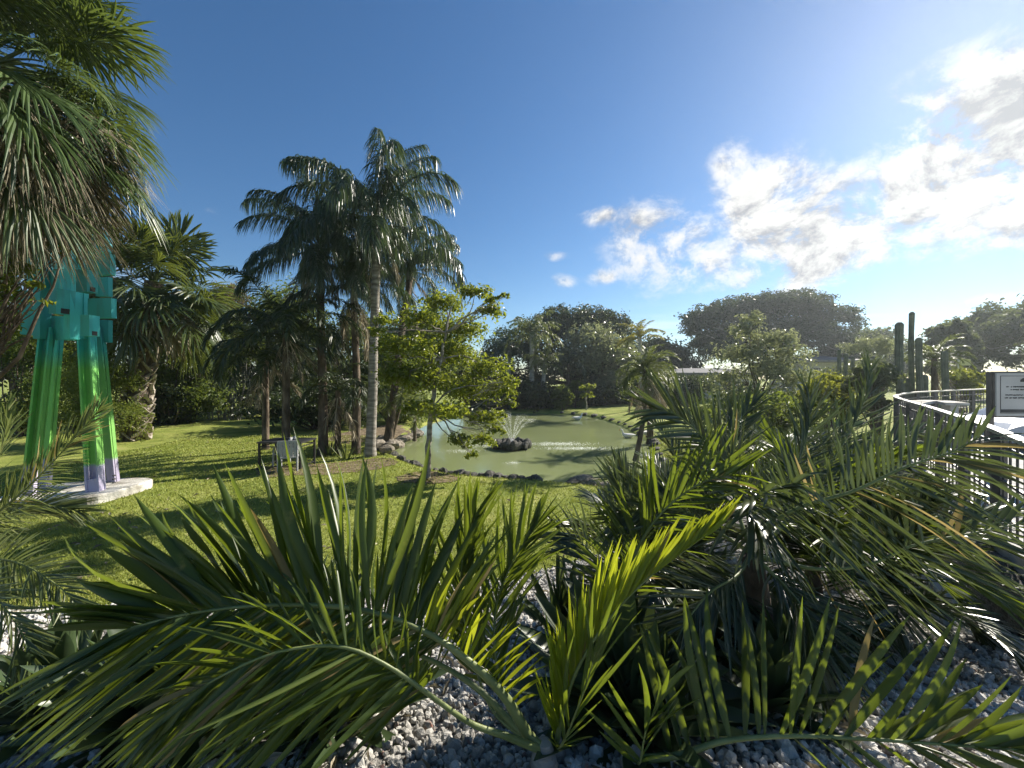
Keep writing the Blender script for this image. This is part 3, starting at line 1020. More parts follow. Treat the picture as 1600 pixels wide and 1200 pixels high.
def bar(m_, a, b, w, h):
    a, b = np.asarray(a, float), np.asarray(b, float)
    d = b - a
    L = np.linalg.norm(d)
    x = d / L
    y = nrm(np.cross([0, 0, 1.0], x)) if abs(x[2]) < .99 else np.array([0, 1.0, 0])
    z = np.cross(x, y)
    m_.box((a + b) / 2, (L, w, h), np.stack([x, y, z], 1))
    return m_


def ribbon(m_, path, w, h):
    T = nrm(np.gradient(path, axis=0))
    S = nrm(np.cross(T, [0, 0, 1.0])) * w / 2
    up = np.array([0, 0, h])
    n = len(path)
    V = np.vstack([path - S, path + S, path + S + up, path - S + up])
    i = np.arange(n - 1)
    for r in range(4):
        q = (r + 1) % 4
        m_.add(V, np.stack([r * n + i, r * n + i + 1, q * n + i + 1, q * n + i], -1))
    m_.add(V[[0, n, 2 * n, 3 * n]], [[0, 1, 2, 3]])
    m_.add(V[[n - 1, 2 * n - 1, 3 * n - 1, 4 * n - 1]], [[3, 2, 1, 0]])
    return m_


def railing():
    p = catmull(RAIL, 220)
    seg = np.cumsum(np.r_[0, np.linalg.norm(np.diff(p, axis=0), axis=1)])
    t = thing('walkway_railing', 'curved brown railing with pale top rail along the raised walkway', 'railing', (p[0][0], p[0][1], DECK_Z))

    def at(s):
        return np.array([np.interp(s, seg, p[:, k]) for k in range(3)])
    ribbon(MB(), p + [0, 0, -.02], .085, .035).build('top_rail', MAT['toprail'], t)
    top = p[:, 2] - DECK_Z
    for fr in (.86, .70, .54, .38, .22, .09):
        q = p.copy()
        q[:, 2] = DECK_Z + top * fr
        ribbon(MB(), q, .022, .024).build('horizontal_bar', MAT['railing'], t)
    s = .25
    while s < seg[-1]:
        a = at(s)
        bar(MB(), (a[0], a[1], DECK_Z - .1), (a[0], a[1], a[2] - .03), .075, .075).build('post', MAT['railing'], t)
        s += 1.25
    s = .05
    while s < 17.5:
        a = at(s)
        bar(MB(), (a[0], a[1], DECK_Z + .09), (a[0], a[1], a[2] - .03), .014, .014).build('baluster', MAT['railing'], t)
        s += .19
    # curved bench rail inside the bend
    b = catmull([P(1424, 633, 9.6), P(1445, 629.5, 10.2), P(1470, 629.5, 10.3), P(1496, 633.5, 9.4)], 30)
    t2 = thing('curved_bench', 'pale curved bench top inside the bend of the railing', 'bench', (b[15][0], b[15][1], DECK_Z))
    ribbon(MB(), b, .4, .06).build('seat', MAT['plinth'], t2)
    for k in (4, 25):
        bar(MB(), (b[k][0], b[k][1], DECK_Z), (b[k][0], b[k][1], b[k][2]), .2, .2).build('leg', MAT['concrete'], t2)


walkway()
railing()


# ------------------------------------------------------------------ sign, small notice, car
def sign():
    d = 6.3
    a, b = P(1556, 650, d), P(1640, 583, d)
    t = thing('information_sign', 'white framed notice board on a dark post behind the railing', 'sign', ((a[0] + b[0]) / 2, d, DECK_Z))
    cx, cz, w, h = (a[0] + b[0]) / 2, (a[2] + b[2]) / 2, b[0] - a[0], b[2] - a[2]
    MB().box((cx, d + .03, cz), (w + .05, .04, h + .05)).build('frame', MAT['railing'], t)
    MB().box((cx, d, cz), (w, .02, h)).build('board', MAT['signface'], t)
    m_ = MB()
    x0, x1, z0, z1 = a[0] + .06, b[0] - .06, a[2] + .045, b[2] - .045
    for p_, q_ in (((x0, z0), (x1, z0)), ((x0, z1), (x1, z1)), ((x0, z0), (x0, z1)), ((x1, z0), (x1, z1))):
        m_.box(((p_[0] + q_[0]) / 2, d - .0125, (p_[1] + q_[1]) / 2), (abs(p_[0] - q_[0]) + .008, .003, abs(p_[1] - q_[1]) + .008))
    m_.box(((x0 + x1) / 2, d - .0125, z0 + .035), (x1 - x0, .002, .05))
    m_.build('border_line', MAT['signink'], t)
    m_ = MB()                                        # small crest above the text
    for k in range(7):
        m_.box((cx - .045 + k * .015, d - .0125, z1 - .075 + .012 * math.sin(k * .52)), (.013, .003, .03 + .03 * math.sin((k + .5) * .45)))
    m_.build('crest', MAT['signink'], t)
    for k, (zz, ww) in enumerate([(z1 - .17, .55), (z1 - .215, .5), (z1 - .30, .58), (z1 - .345, .6)]):
        m_ = MB()
        x = cx - ww / 2
        while x < cx + ww / 2:
            L = rng.uniform(.012, .022)
            if rng.random() > .16:
                m_.box((x + L / 2, d - .0125, zz + rng.uniform(-.002, .002)), (L * .8, .003, rng.uniform(.013, .022)))
            x += L
        m_.build('text_line', MAT['signink'], t)
    for x in (a[0] - .02, b[0] + .02):
        bar(MB(), (x, d + .06, DECK_Z), (x, d + .06, b[2] + .02), .06, .06).build('post', MAT['railing'], t)

    d = 22.0
    a, b = P(1500, 571, d), P(1516, 561, d)
    t = thing('yellow_notice', 'small pale yellow notice on a post among the far trees', 'sign', (a[0], d, 1.0))
    MB().box(((a[0] + b[0]) / 2, d, (a[2] + b[2]) / 2), (b[0] - a[0], .04, b[2] - a[2])).build('board', MAT['notice_y'], t)
    bar(MB(), (a[0], d + .05, .9), (a[0], d + .05, b[2]), .07, .07).build('post', MAT['white'], t)


def car():
    d = 9.5
    c = P(1640, 668, d)
    t = thing('parked_car', 'pale blue car parked on the paving behind the notice board', 'car', (c[0], c[1], DECK_Z))
    prof = [(-2.0, .35), (-2.05, .7), (-1.75, .86), (-1.05, .95), (-.45, 1.36), (.6, 1.4), (1.35, 1.02), (1.95, .92), (2.05, .6), (2.0, .32)]
    m_ = MB()
    k = len(prof)
    V = []
    for y, sx in ((-.85, 1), (-.7, 1), (.7, 1), (.85, 1)):
        for (x, z) in prof:
            zz = z - (.05 if abs(y) > .8 else 0) * (z > .8)
            yy = y * (1 - .18 * max(0, (z - .95)) / .45)
            V.append((c[0] + x, c[1] + yy, DECK_Z + zz * .78 - .05))
    i = np.arange(3)[:, None] * k + np.arange(k - 1)[None]
    m_.add(V, np.stack([i, i + k, i + k + 1, i + 1], -1).reshape(-1, 4))
    for b0 in (0, 3 * k):
        m_.add(np.array(V)[[b0 + 0, b0 + 1, b0 + 2, b0 + 3, b0 + 6, b0 + 7, b0 + 8, b0 + 9]], [[0, 1, 2, 3], [0, 3, 4, 7], [7, 4, 5, 6]])
        m_.add(np.array(V)[[b0 + 3, b0 + 4, b0 + 5, b0 + 6]], [[0, 1, 2, 3]])
    m_.build('body', MAT['carpaint'], t)
    for sy in (-1, 1):
        g = MB()
        y = c[1] + sy * .80
        g.add([(c[0] - .85, y + sy * .02, DECK_Z + .72), (c[0] - .4, y - sy * .05, DECK_Z + .95), (c[0] + .5, y - sy * .05, DECK_Z + .97), (c[0] + 1.1, y + sy * .02, DECK_Z + .74)], [[0, 1, 2, 3]])
        g.build('side_window', MAT['glass'], t)
        for x in (-1.25, 1.3):
            MB().tube([(c[0] + x, c[1] + sy * .68, DECK_Z + .27), (c[0] + x, c[1] + sy * .87, DECK_Z + .27)], .27, 18).build('wheel', MAT['rubber'], t, True)


sign()
car()


# ------------------------------------------------------------------ plant generators
def leaf_soup(m_, C, Nrm, size, r, aspect=.5, rnd=None, fold=.25):
    """Many folded diamond leaves: centres C, facing normals Nrm, sizes."""
    n = len(C)
    size = np.broadcast_to(size, (n,))[:, None] * r.uniform(.6, 1.35, (n, 1))
    Nn = nrm(Nrm)
    A = nrm(np.cross(Nn, nrm(r.normal(size=(n, 3)))))
    B = np.cross(Nn, A)
    base, tip = C - A * size * .5, C + A * size * .5 - Nn * size * .12
    s = B * size * aspect * .5
    up = Nn * size * fold * .5
    V = np.stack([base, C + s + up, tip, C - s + up], 1).reshape(-1, 3)
    i = np.arange(n)[:, None] * 4
    Tq = np.stack([i + 0, i + 1, i + 2, i + 0, i + 2, i + 3], -1).reshape(-1, 3)
    rr = r.random(n) if rnd is None else rnd
    m_.add(V, Tq, np.repeat(rr, 4))


def lobe_points(lobes, n, r, clump=14, shell=.62, spread_=.16, flat=1.0, jit=.14):
    """Clumped points through the outer part of a set of ellipsoids; returns points, outward directions, clump tint."""
    lobes = [(np.asarray(c, float), np.asarray(s, float)) for c, s in lobes]
    area = np.array([(s[0] * s[1] * s[2]) ** (2 / 3) for _, s in lobes])
    cnt = np.maximum(1, (n * area / area.sum()).astype(int))
    P_, D_, T_ = [], [], []
    for (c, s), k in zip(lobes, cnt):
        kc = max(5, k // clump)
        d = nrm(r.normal(size=(kc, 3)))
        d[:, 2] = np.where(d[:, 2] < -.45, -d[:, 2] * .5, d[:, 2])
        rad = shell + (1 - shell) * r.random((kc, 1)) ** .6
        cc = d * rad * (1 + jit * r.normal(size=(kc, 1)))
        w = r.integers(0, kc, k)
        p = cc[w] + r.normal(0, spread_, (k, 3)) * np.array([1, 1, flat])
        P_.append(c + p * s)
        D_.append(nrm(d[w] / s + .0))
        T_.append(r.random(kc)[w])
    return np.vstack(P_), np.vstack(D_), np.concatenate(T_)


def foliage(lobes, n, size, r, mat, name, parent, clump=14, shell=.62, spread_=.16, flat=1., up=.35, wild=.8, aspect=.5, jit=.14):
    C, D, T = lobe_points(lobes, n, r, clump, shell, spread_, flat, jit)
    Nn = D + np.array([0, 0, up]) + r.normal(size=C.shape) * wild
    m_ = MB()
    leaf_soup(m_, C, Nn, size, r, aspect, np.clip(T * .55 + r.random(len(C)) * .45, 0, 1))
    return m_.build(name, mat, parent)


def limb(m_, a, b, r0, r1, r, wob=.08, n=7, k=7):
    a, b = np.asarray(a, float), np.asarray(b, float)
    t = np.linspace(0, 1, n)[:, None]
    L = np.linalg.norm(b - a)
    off = r.normal(0, wob * L, (1, 3)) * np.sin(t * np.pi) + r.normal(0, wob * .25 * L, (n, 3)) * np.sin(t * np.pi)
    m_.tube(a + (b - a) * t + off, r0 + (r1 - r0) * t[:, 0] ** .8, k, cap=False)


def broad_tree(name, label, cat, base, lobes, n, size, mat, bark, tr=.2, seed=0, group=None, fork=.45, trunks=1, lean=(0, 0), **kw):
    """Tree: tapered trunk with limbs into each lobe, and a crown of clumped leaves with gaps."""
    r = np.random.default_rng(seed)
    base = np.asarray(base, float)
    t = thing(name, label, cat, base, group)
    m_ = MB()
    cen = np.mean([np.asarray(c, float) for c, _ in lobes], axis=0)
    for q in range(trunks):
        b0 = base + (r.normal(0, tr * 2.2, 3) * [1, 1, 0] if trunks > 1 else 0)
        f = b0 + (cen - b0) * fork
        f[:2] = b0[:2] + (f[:2] - b0[:2]) * .5 + np.array(lean)
        limb(m_, b0 - [0, 0, .15], f, tr, tr * .66, r, .03, 9, 10)
        for c, s in lobes[q::trunks]:
            e = np.asarray(c, float) + r.normal(0, .15, 3) * np.asarray(s)
            limb(m_, f - [0, 0, tr], e, tr * .55, tr * .12, r, .07)
            for _ in range(3):
                e2 = np.asarray(c, float) + nrm(r.normal(size=3)) * np.asarray(s) * .75
                limb(m_, f + (e - f) * r.uniform(.4, .8), e2, tr * .22, tr * .05, r, .08, 6, 5)
    m_.build('trunk', bark, t, True)
    foliage(lobes, n, size, r, mat, 'crown', t, **kw)
    return t


def px_lobes(items, d, depth_scale=.8):
    """Lobes given as (x, y, half width, half height[, extra depth]) in photo pixels at depth d."""
    out = []
    for it in items:
        x, y, wx, wy = it[:4]
        dd = d + (it[4] if len(it) > 4 else 0)
        out.append((P(x, y, dd), (wx / F * dd, wx / F * dd * depth_scale, wy / F * dd)))
    return out


def rand_lobes(x0, x1, y0, y1, d, k, r, fill=.33, dep=1.5):
    """Lobes scattered under a domed outline between the pixels."""
    out = []
    for i in range(k):
        u = r.uniform(-1, 1) if i % 2 else -1 + 2 * (i + .5) / k
        topv = math.sqrt(max(0, 1 - u * u * .7))
        v = (r.uniform(0.1, .85) if i % 2 else r.uniform(.88, 1.08)) * topv
        x = (x0 + x1) / 2 + u * (x1 - x0) / 2 * (1 - fill * .7)
        y = y1 - v * (y1 - y0) * (1 - fill * .55)
        w = (x1 - x0) * fill * r.uniform(.7, 1.15) * .75
        out.append((x, y, w, min(w, (y1 - y0) * fill) * r.uniform(.75, 1.0), r.uniform(-dep, dep)))
    return out


def shrub(name, label, cat, x0, x1, y0, ybase, d, n, size, mat, seed, group=None, k=9, base_z=0., bark='bark_brown', **kw):
    r = np.random.default_rng(seed)
    c = P((x0 + x1) / 2, 600, d)
    yb = HY + (EYE - base_z) / d * F
    lobes = px_lobes(rand_lobes(x0, x1, y0, min(ybase, yb), d, k, r, .36, min(1.2, (x1 - x0) / F * d * .3)), d)
    t = thing(name, label, cat, (c[0], d, base_z), group)
    m_ = MB()
    for q, (lc, ls) in enumerate(lobes):
        limb(m_, np.array([c[0] + r.normal(0, .15), d + r.normal(0, .12), base_z - .1]), lc, .05, .012, r, .06, 6, 5)
    m_.build('stem', MAT[bark], t, True)
    foliage(lobes, n, size, r, mat, 'foliage', t, **kw)
    return t


# ---- palms
def strip(m_, Bs, dirs, L, w, droop, r, segs=4, fold=.0, rnd=None, tipw=.06, sag=None):
    """Many narrow leaflets at once: bases, directions, lengths; they sag under gravity along their length."""
    n = len(Bs)
    t = np.linspace(0, 1, segs + 1)[None, :, None]
    L = np.broadcast_to(L, (n,))[:, None, None]
    droop = np.broadcast_to(droop, (n,))[:, None, None]
    path = Bs[:, None] + dirs[:, None] * L * t * (1 - .25 * droop * t) + np.array([0, 0, -1.0]) * L * droop * t ** 2 * .75
    T = nrm(np.gradient(path, axis=1))
    ref = nrm(r.normal(size=(n, 3)) * .5 + np.array([0, 0, 1.0]))[:, None]
    S = nrm(np.cross(T, np.broadcast_to(ref, T.shape)))
    prof = np.interp(np.linspace(0, 1, segs + 1), [0, .12, .45, .8, 1], [.45, .9, 1, .6, tipw])[None, :, None]
    ww = np.broadcast_to(w, (n,))[:, None, None] * prof * .5
    A, B = path - S * ww, path + S * ww
    V = np.stack([A, B], 2).reshape(n, -1, 3)
    k = 2 * (segs + 1)
    i = np.arange(n)[:, None] * k + np.arange(segs)[None] * 2
    q = np.stack([i, i + 1, i + 3, i + 2], -1).reshape(-1, 4)
    rr = r.random(n) if rnd is None else rnd
    m_.add(V.reshape(-1, 3), q, np.repeat(rr, k))


def feather_frond(seed, L=3.0, elev=40, bend=80, n=70, ll=.6, lw=.03, droop=.6, a0=70, a1=25, lift=.25, plum=.25, mat=None, start=.16, thick=.03, segs=4, rach=None, pts=16):
    """A pinnate frond leaving the origin along +X, arching down. Returns mesh (leaflets and rachis joined)."""
    r = np.random.default_rng(seed)
    s = np.linspace(0, 1, 40)
    e = np.radians(elev) - np.radians(bend) * s ** 1.35
    dx, dz = np.cos(e), np.sin(e)
    x = np.r_[0, np.cumsum(dx[:-1])] * L / 39
    z = np.r_[0, np.cumsum(dz[:-1])] * L / 39
    y = .04 * L * np.sin(s * 3 + r.random() * 6) * s
    path = np.stack([x, y, z], -1)
    T = nrm(np.gradient(path, axis=0))
    m_ = MB()
    u = np.repeat(np.linspace(start, .99, n), 2) + r.uniform(-.3, .3, 2 * n) / n
    u = np.clip(u, start, .995)
    Bs = np.stack([np.interp(u, s, path[:, k]) for k in range(3)], -1)
    Tt = nrm(np.stack([np.interp(u, s, T[:, k]) for k in range(3)], -1))
    side = np.tile([1, -1], n)[:, None] * np.array([0, 1.0, 0])
    Nn = nrm(np.cross(Tt, np.array([0, 1.0, 0]))) * -1
    Nn = np.where(Nn[:, 2:3] < 0, -Nn, Nn)
    al = np.radians(np.interp(u, [start, 1], [a0, a1]))[:, None]
    d = np.cos(al) * Tt + np.sin(al) * (side * math.cos(lift) + Nn * math.sin(lift)) + r.normal(0, plum, (2 * n, 3)) * np.array([.4, 1, 1])
    ln = ll * np.interp(u, [start, start + .15, .5, .85, 1], [.55, .9, 1, .7, .4]) * r.uniform(.85, 1.1, 2 * n)
    strip(m_, Bs, nrm(d), ln, lw * r.uniform(.8, 1.15, 2 * n), droop * r.uniform(.7, 1.2, 2 * n), r, segs)
    m_.tube(path[::3], np.interp(s[::3], [0, .25, 1], [thick, thick * .6, thick * .15]), 5, cap=False, rnd=.95)
    return m_.mesh('frond', mat)


def fan_frond(seed, pet=1.2, R=.9, n=34, spreadA=150, w=.055, droop=.35, mat=None, drop_tip=.35, elev=20, bend=40, curl=.0, join=.45):
    """A costapalmate fan on a petiole along +X."""
    r = np.random.default_rng(seed)
    s = np.linspace(0, 1, 12)
    e = np.radians(elev) - np.radians(bend) * s ** 1.4
    x = np.r_[0, np.cumsum(np.cos(e)[:-1])] * pet / 11
    z = np.r_[0, np.cumsum(np.sin(e)[:-1])] * pet / 11
    path = np.stack([x, x * 0, z], -1)
    m_ = MB()
    m_.tube(path[::2], np.linspace(.03, .014, 6), 5, cap=False, rnd=.8)
    h = path[-1]
    T = nrm(path[-1] - path[-3])
    Y = np.array([0, 1.0, 0])
    Nn = np.cross(T, Y) * -1
    if Nn[2] < 0:
        Nn = -Nn
    A = np.radians(np.linspace(-spreadA, spreadA, n) + r.normal(0, 3, n))
    costa = h + T * (R * .28) * np.cos(A / 2)[:, None] ** 2
    d = np.cos(A)[:, None] * T + np.sin(A)[:, None] * Y + Nn * (.22 + curl * r.normal(size=(n, 1)) - .25 * (np.abs(A)[:, None] / 3) ** 2) + r.normal(0, .04 + curl * .3, (n, 3))
    ln = R * (1 - .28 * (np.abs(A) / math.pi) ** 2) * r.uniform(.86, 1.08, n)
    # each segment: folded strip, wide where the segments are joined, drooping tip
    segs = 6
    t = np.linspace(0, 1, segs + 1)[None, :, None]
    L = ln[:, None, None]
    dd = nrm(d)[:, None]
    dr = (droop * r.uniform(.6, 1.3, n))[:, None, None]
    pathm = costa[:, None] + dd * L * t * (1 - .2 * dr * t) + np.array([0, 0, -1.0]) * L * dr * (t ** 2.4) * .8
    Tm = nrm(np.gradient(pathm, axis=1))
    S = nrm(np.cross(Tm, np.broadcast_to(Nn, Tm.shape)))
    ang = np.radians(2 * spreadA / n)
    joinw = np.minimum(L * t * ang * 1.08, w * 1.6)
    taper = np.interp(np.linspace(0, 1, segs + 1), [0, join, .8, 1], [1, 1, .55, .05])[None, :, None]
    ww = np.maximum(joinw, .008) * taper * .5
    up = np.cross(S, Tm) * ww * .6
    V = np.stack([pathm - S * ww, pathm + up, pathm + S * ww], 2).reshape(n, -1, 3)
    k = 3 * (segs + 1)
    i = np.arange(n)[:, None] * k + np.arange(segs)[None] * 3
    q = np.concatenate([np.stack([i, i + 1, i + 4, i + 3], -1), np.stack([i + 1, i + 2, i + 5, i + 4], -1)], 1).reshape(-1, 4)
    m_.add(V.reshape(-1, 3), q, np.repeat(np.clip(r.normal(.5, .25, n), 0, 1), k))
    return m_.mesh('frond', mat)


def crown_at(t, loc, fronds, r, n, tiltjit=.12, scale=(.9, 1.1), name='frond', zs=.0, az=None):
    """Hang fronds round the top of the stem; `fronds` is a list of meshes ordered from upright to hanging."""
    for k in range(n):
        a = (k * 2.39996 + r.uniform(-.25, .25)) if az is None else az[k]
        f = k / max(1, n - 1) * (len(fronds) - 1) + r.uniform(-.4, .4)
        me = fronds[int(np.clip(round(f), 0, len(fronds) - 1))]
        s = r.uniform(*scale)
        rel = np.asarray(loc, float) - np.array(t.location)
        M = Matrix.Translation(Vector(rel) + Vector((0, 0, -zs * k / n))) @ Matrix.Rotation(a, 4, 'Z') @ Matrix.Rotation(r.normal(0, tiltjit), 4, 'Y') @ Matrix.Rotation(r.normal(0, .2), 4, 'X') @ Matrix.Diagonal((s, s, s, 1))
        link(name, me, t, M)


def palm_trunk(t, pts, r0, r1, bark, rings=True, name='trunk', r=None, swell=.0):
    p = catmull(pts, 40)
    rad = np.linspace(r0, r1, 40)
    rad[:4] *= np.array([1.35, 1.2, 1.1, 1.03])
    if rings:
        rad = rad * (1 + .05 * (np.arange(40) % 2))
    return MB().tube(p, rad, 12).build(name, bark, t, True)


# ------------------------------------------------------------------ tall feather palms of the centre group
QF = [feather_frond(100 + i, 3.4, e, b, 120, .85, .03, 1.5, 70, 30, .15, .35, MAT['queen'], .2, .035)
      for i, (e, b) in enumerate([(82, 85), (72, 95), (60, 100), (48, 105), (30, 95), (12, 85), (-8, 62)])]


def queen(label, base, crown_px, d, n, seed, r0=.17, scale=(.85, 1.1), mid=None, dead=4, bark='bark_grey'):
    r = np.random.default_rng(seed)
    b = np.array([*W(*base, 0), 0.0])
    b[2] = float(height(b[0], b[1]))
    top = P(*crown_px, d)
    t = thing('feather_palm', label, 'palm tree', b, 'tall feather palms of the centre group')
    m1 = b + (top - b) * .5 + np.array(mid or (0, 0, 0))
    palm_trunk(t, [b - [0, 0, .1], b + (m1 - b) * .5 + [.02, 0, 0], m1, top - [0, 0, .5], top], r0, r0 * .68, MAT[bark])
    MB().tube([top - [0, 0, .55], top - [0, 0, .1], top + [0, 0, .35]], [r0 * .85, r0 * .8, r0 * .3], 10).build('crownshaft', MAT['boot'], t, True)
    crown_at(t, top + np.array([0, 0, .1]), QF, r, n, .1, scale, zs=.3)
    if dead:
        DF = feather_frond(140 + seed, 2.3, -62, 25, 40, .5, .03, .8, 60, 25, .1, .3, MAT['dead'], .2, .03)
        crown_at(t, top - np.array([0, 0, .25]), [DF], r, dead, .12, (.8, 1.1), 'dead_frond')
    return t


queen('tall sunlit feather palm with smooth pale grey trunk, highest of the centre group', (578, 713), (590, 345), 13.6, 25, 1, .17, (.9, 1.12), dead=2)
queen('dark shaded feather palm with left drooping crown in the centre group', (505, 710), (500, 388), 14.6, 26, 2, .16, (.78, .95), bark='bark_brown')
queen('shorter feather palm with shaggy brown trunk between its two taller neighbours', (556, 708), (553, 450), 14.4, 15, 3, .15, (.6, .8), (0.05, 0, 0), 6, 'bark_brown')
queen('leaning feather palm half hidden behind the small light green tree', (604, 697), (640, 420), 17.5, 15, 4, .17, (.72, .9), dead=2, bark='bark_brown')

# ------------------------------------------------------------------ dark drooping palms over the table
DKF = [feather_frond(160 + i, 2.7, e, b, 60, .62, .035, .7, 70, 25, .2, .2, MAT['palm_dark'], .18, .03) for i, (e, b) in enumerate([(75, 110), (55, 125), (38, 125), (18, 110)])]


def small_palm(name, label, x, ybase, ycrown, d, fr, n, seed, r0=.1, sc=(.9, 1.1), bark='bark_brown', group=None, mid=(0, 0, 0), xc=None, z=None, dead=0):
    r = np.random.default_rng(seed)
    b = P(x, ybase, d)
    b[2] = float(height(b[0], b[1])) if z is None else z
    top = P(xc if xc is not None else x, ycrown, d)
    t = thing(name, label, 'palm tree', b, group)
    palm_trunk(t, [b - [0, 0, .1], b + (top - b) * .5 + np.array(mid), top], r0, r0 * .8, MAT[bark])
    crown_at(t, top, fr, r, n, .1, sc, zs=.15)
    if dead:
        DF = feather_frond(240 + seed, 1.6, -60, 22, 26, .4, .03, .8, 60, 25, .1, .3, MAT['dead'], .2, .03)
        crown_at(t, top - np.array([0, 0, .15]), [DF], r, dead, .12, (.8, 1.1), 'dead_frond')
    return t


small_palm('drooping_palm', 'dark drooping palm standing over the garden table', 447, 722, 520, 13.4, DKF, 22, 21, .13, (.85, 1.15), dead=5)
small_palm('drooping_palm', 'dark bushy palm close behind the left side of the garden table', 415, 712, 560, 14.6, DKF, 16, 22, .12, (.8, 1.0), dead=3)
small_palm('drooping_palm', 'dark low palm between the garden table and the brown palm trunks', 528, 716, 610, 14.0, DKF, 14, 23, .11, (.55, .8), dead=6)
GRF = [feather_frond(180 + i, 1.7, e, b, 46, .5, .032, .5, 70, 25, .25, .15, MAT['date'], .18, .025) for i, (e, b) in enumerate([(75, 80), (55, 95), (35, 100), (15, 90)])]
small_palm('young_palm', 'yellow green young palm leaning on the left bank', 610, 700, 625, 16.5, GRF, 16, 24, .08, (.8, 1.1), xc=628, z=.0)
small_palm('young_palm', 'small light palm at the bank behind the thin tree trunk', 648, 694, 645, 18.0, GRF, 12, 25, .08, (.6, .8), z=-.1)


# ------------------------------------------------------------------ spiky rosettes
def rosette(name, label, x, y, d, n, L, w, seed, mat, group=None, z=None, spread_deg=(10, 80), droop=.12, part='leaf', thick=True, cat='agave'):
    """Agave like rosette: every leaf a folded blade of its own."""
    r = np.random.default_rng(seed)
    b = P(x, y, d)
    if z is not None:
        b[2] = z
    t = thing(name, label, cat, b, group)
    segs = 8
    for k in range(n):
        a = k * 2.39996 + r.uniform(-.2, .2)
        el = np.radians(90 - np.interp(k / n, [0, 1], spread_deg) + r.normal(0, 5))
        Lk = L * r.uniform(.82, 1.1)
        u = np.linspace(0, 1, segs + 1)
        dirv = np.array([math.cos(a) * math.cos(el), math.sin(a) * math.cos(el), math.sin(el)])
        path = b + dirv * (.04 + u[:, None] * Lk) + np.array([0, 0, -1.0]) * (u[:, None] ** 2) * droop * Lk * math.cos(el)
        T = nrm(np.gradient(path, axis=0))
        S = nrm(np.cross(T, np.array([math.cos(a) * .01, math.sin(a) * .01, 1.0]) + r.normal(0, .1, 3)))
        Nn = np.cross(S, T)
        ww = w * .5 * np.interp(u, [0, .15, .5, .8, .95, 1], [.55, .72, 1, .66, .22, .02])[:, None]
        V = np.stack([path - S * ww + Nn * ww * .45, path - Nn * ww * .12, path + S * ww + Nn * ww * .45], 1).reshape(-1, 3)
        i = np.arange(segs) * 3
        q = np.concatenate([np.stack([i, i + 1, i + 4, i + 3], -1), np.stack([i + 1, i + 2, i + 5, i + 4], -1)])
        m_ = MB().add(V, q, float(r.random()))
        m_.build(part, mat, t, True)
    return t


rosette('spiky_rosette', 'dark spiky rosette plant left of its twin under the palm trunks', 515, 722, 13.6, 26, .75, .05, 31, MAT['agave'], 'spiky plants under the palms', cat='plant')
rosette('spiky_rosette', 'spiky rosette plant nearest the smooth grey palm trunk', 540, 727, 13.2, 28, .85, .05, 32, MAT['date'], 'spiky plants under the palms', cat='plant')
rosette('spiky_rosette', 'small spiky plant at the foot of the brown palm trunk', 566, 722, 13.9, 18, .5, .04, 33, MAT['agave'], 'spiky plants under the palms', cat='plant')


# ------------------------------------------------------------------ left fan palms
def sabal():
    r = np.random.default_rng(41)
    d = 6.4
    top = P(-30, 85, d)
    b = np.array([top[0] - .1, top[1], 0.0])
    t = thing('cabbage_palm', 'tall fan palm with shaggy skirt of dead fronds at the upper left corner', 'palm tree', b)
    palm_trunk(t, [b - [0, 0, .1], b + [0, 0, 2], (top[0] - .05, top[1], 4.5), top], .2, .17, MAT['bark_brown'])
    green = [fan_frond(400 + i, 1.3, 1.0, 56, 150, .034, dr * 1.2, MAT['fan'], elev=e, bend=bd) for i, (e, bd, dr) in enumerate([(75, 30, .25), (55, 40, .35), (35, 50, .4), (15, 55, .5), (-5, 50, .6), (-25, 40, .7)])]
    dead = [fan_frond(420 + i, 1.1, .9, 62, 125, .017, .8, MAT['dead'], elev=e, bend=40, curl=.35) for i, e in enumerate([-15, -30, -45, -58])]
    crown_at(t, top + np.array([0, 0, .45]), green, r, 104, .24, (.85, 1.15), zs=1.5)
    crown_at(t, top - np.array([0, 0, .2]), dead, r, 84, .2, (.95, 1.2), 'dead_frond', zs=.75)


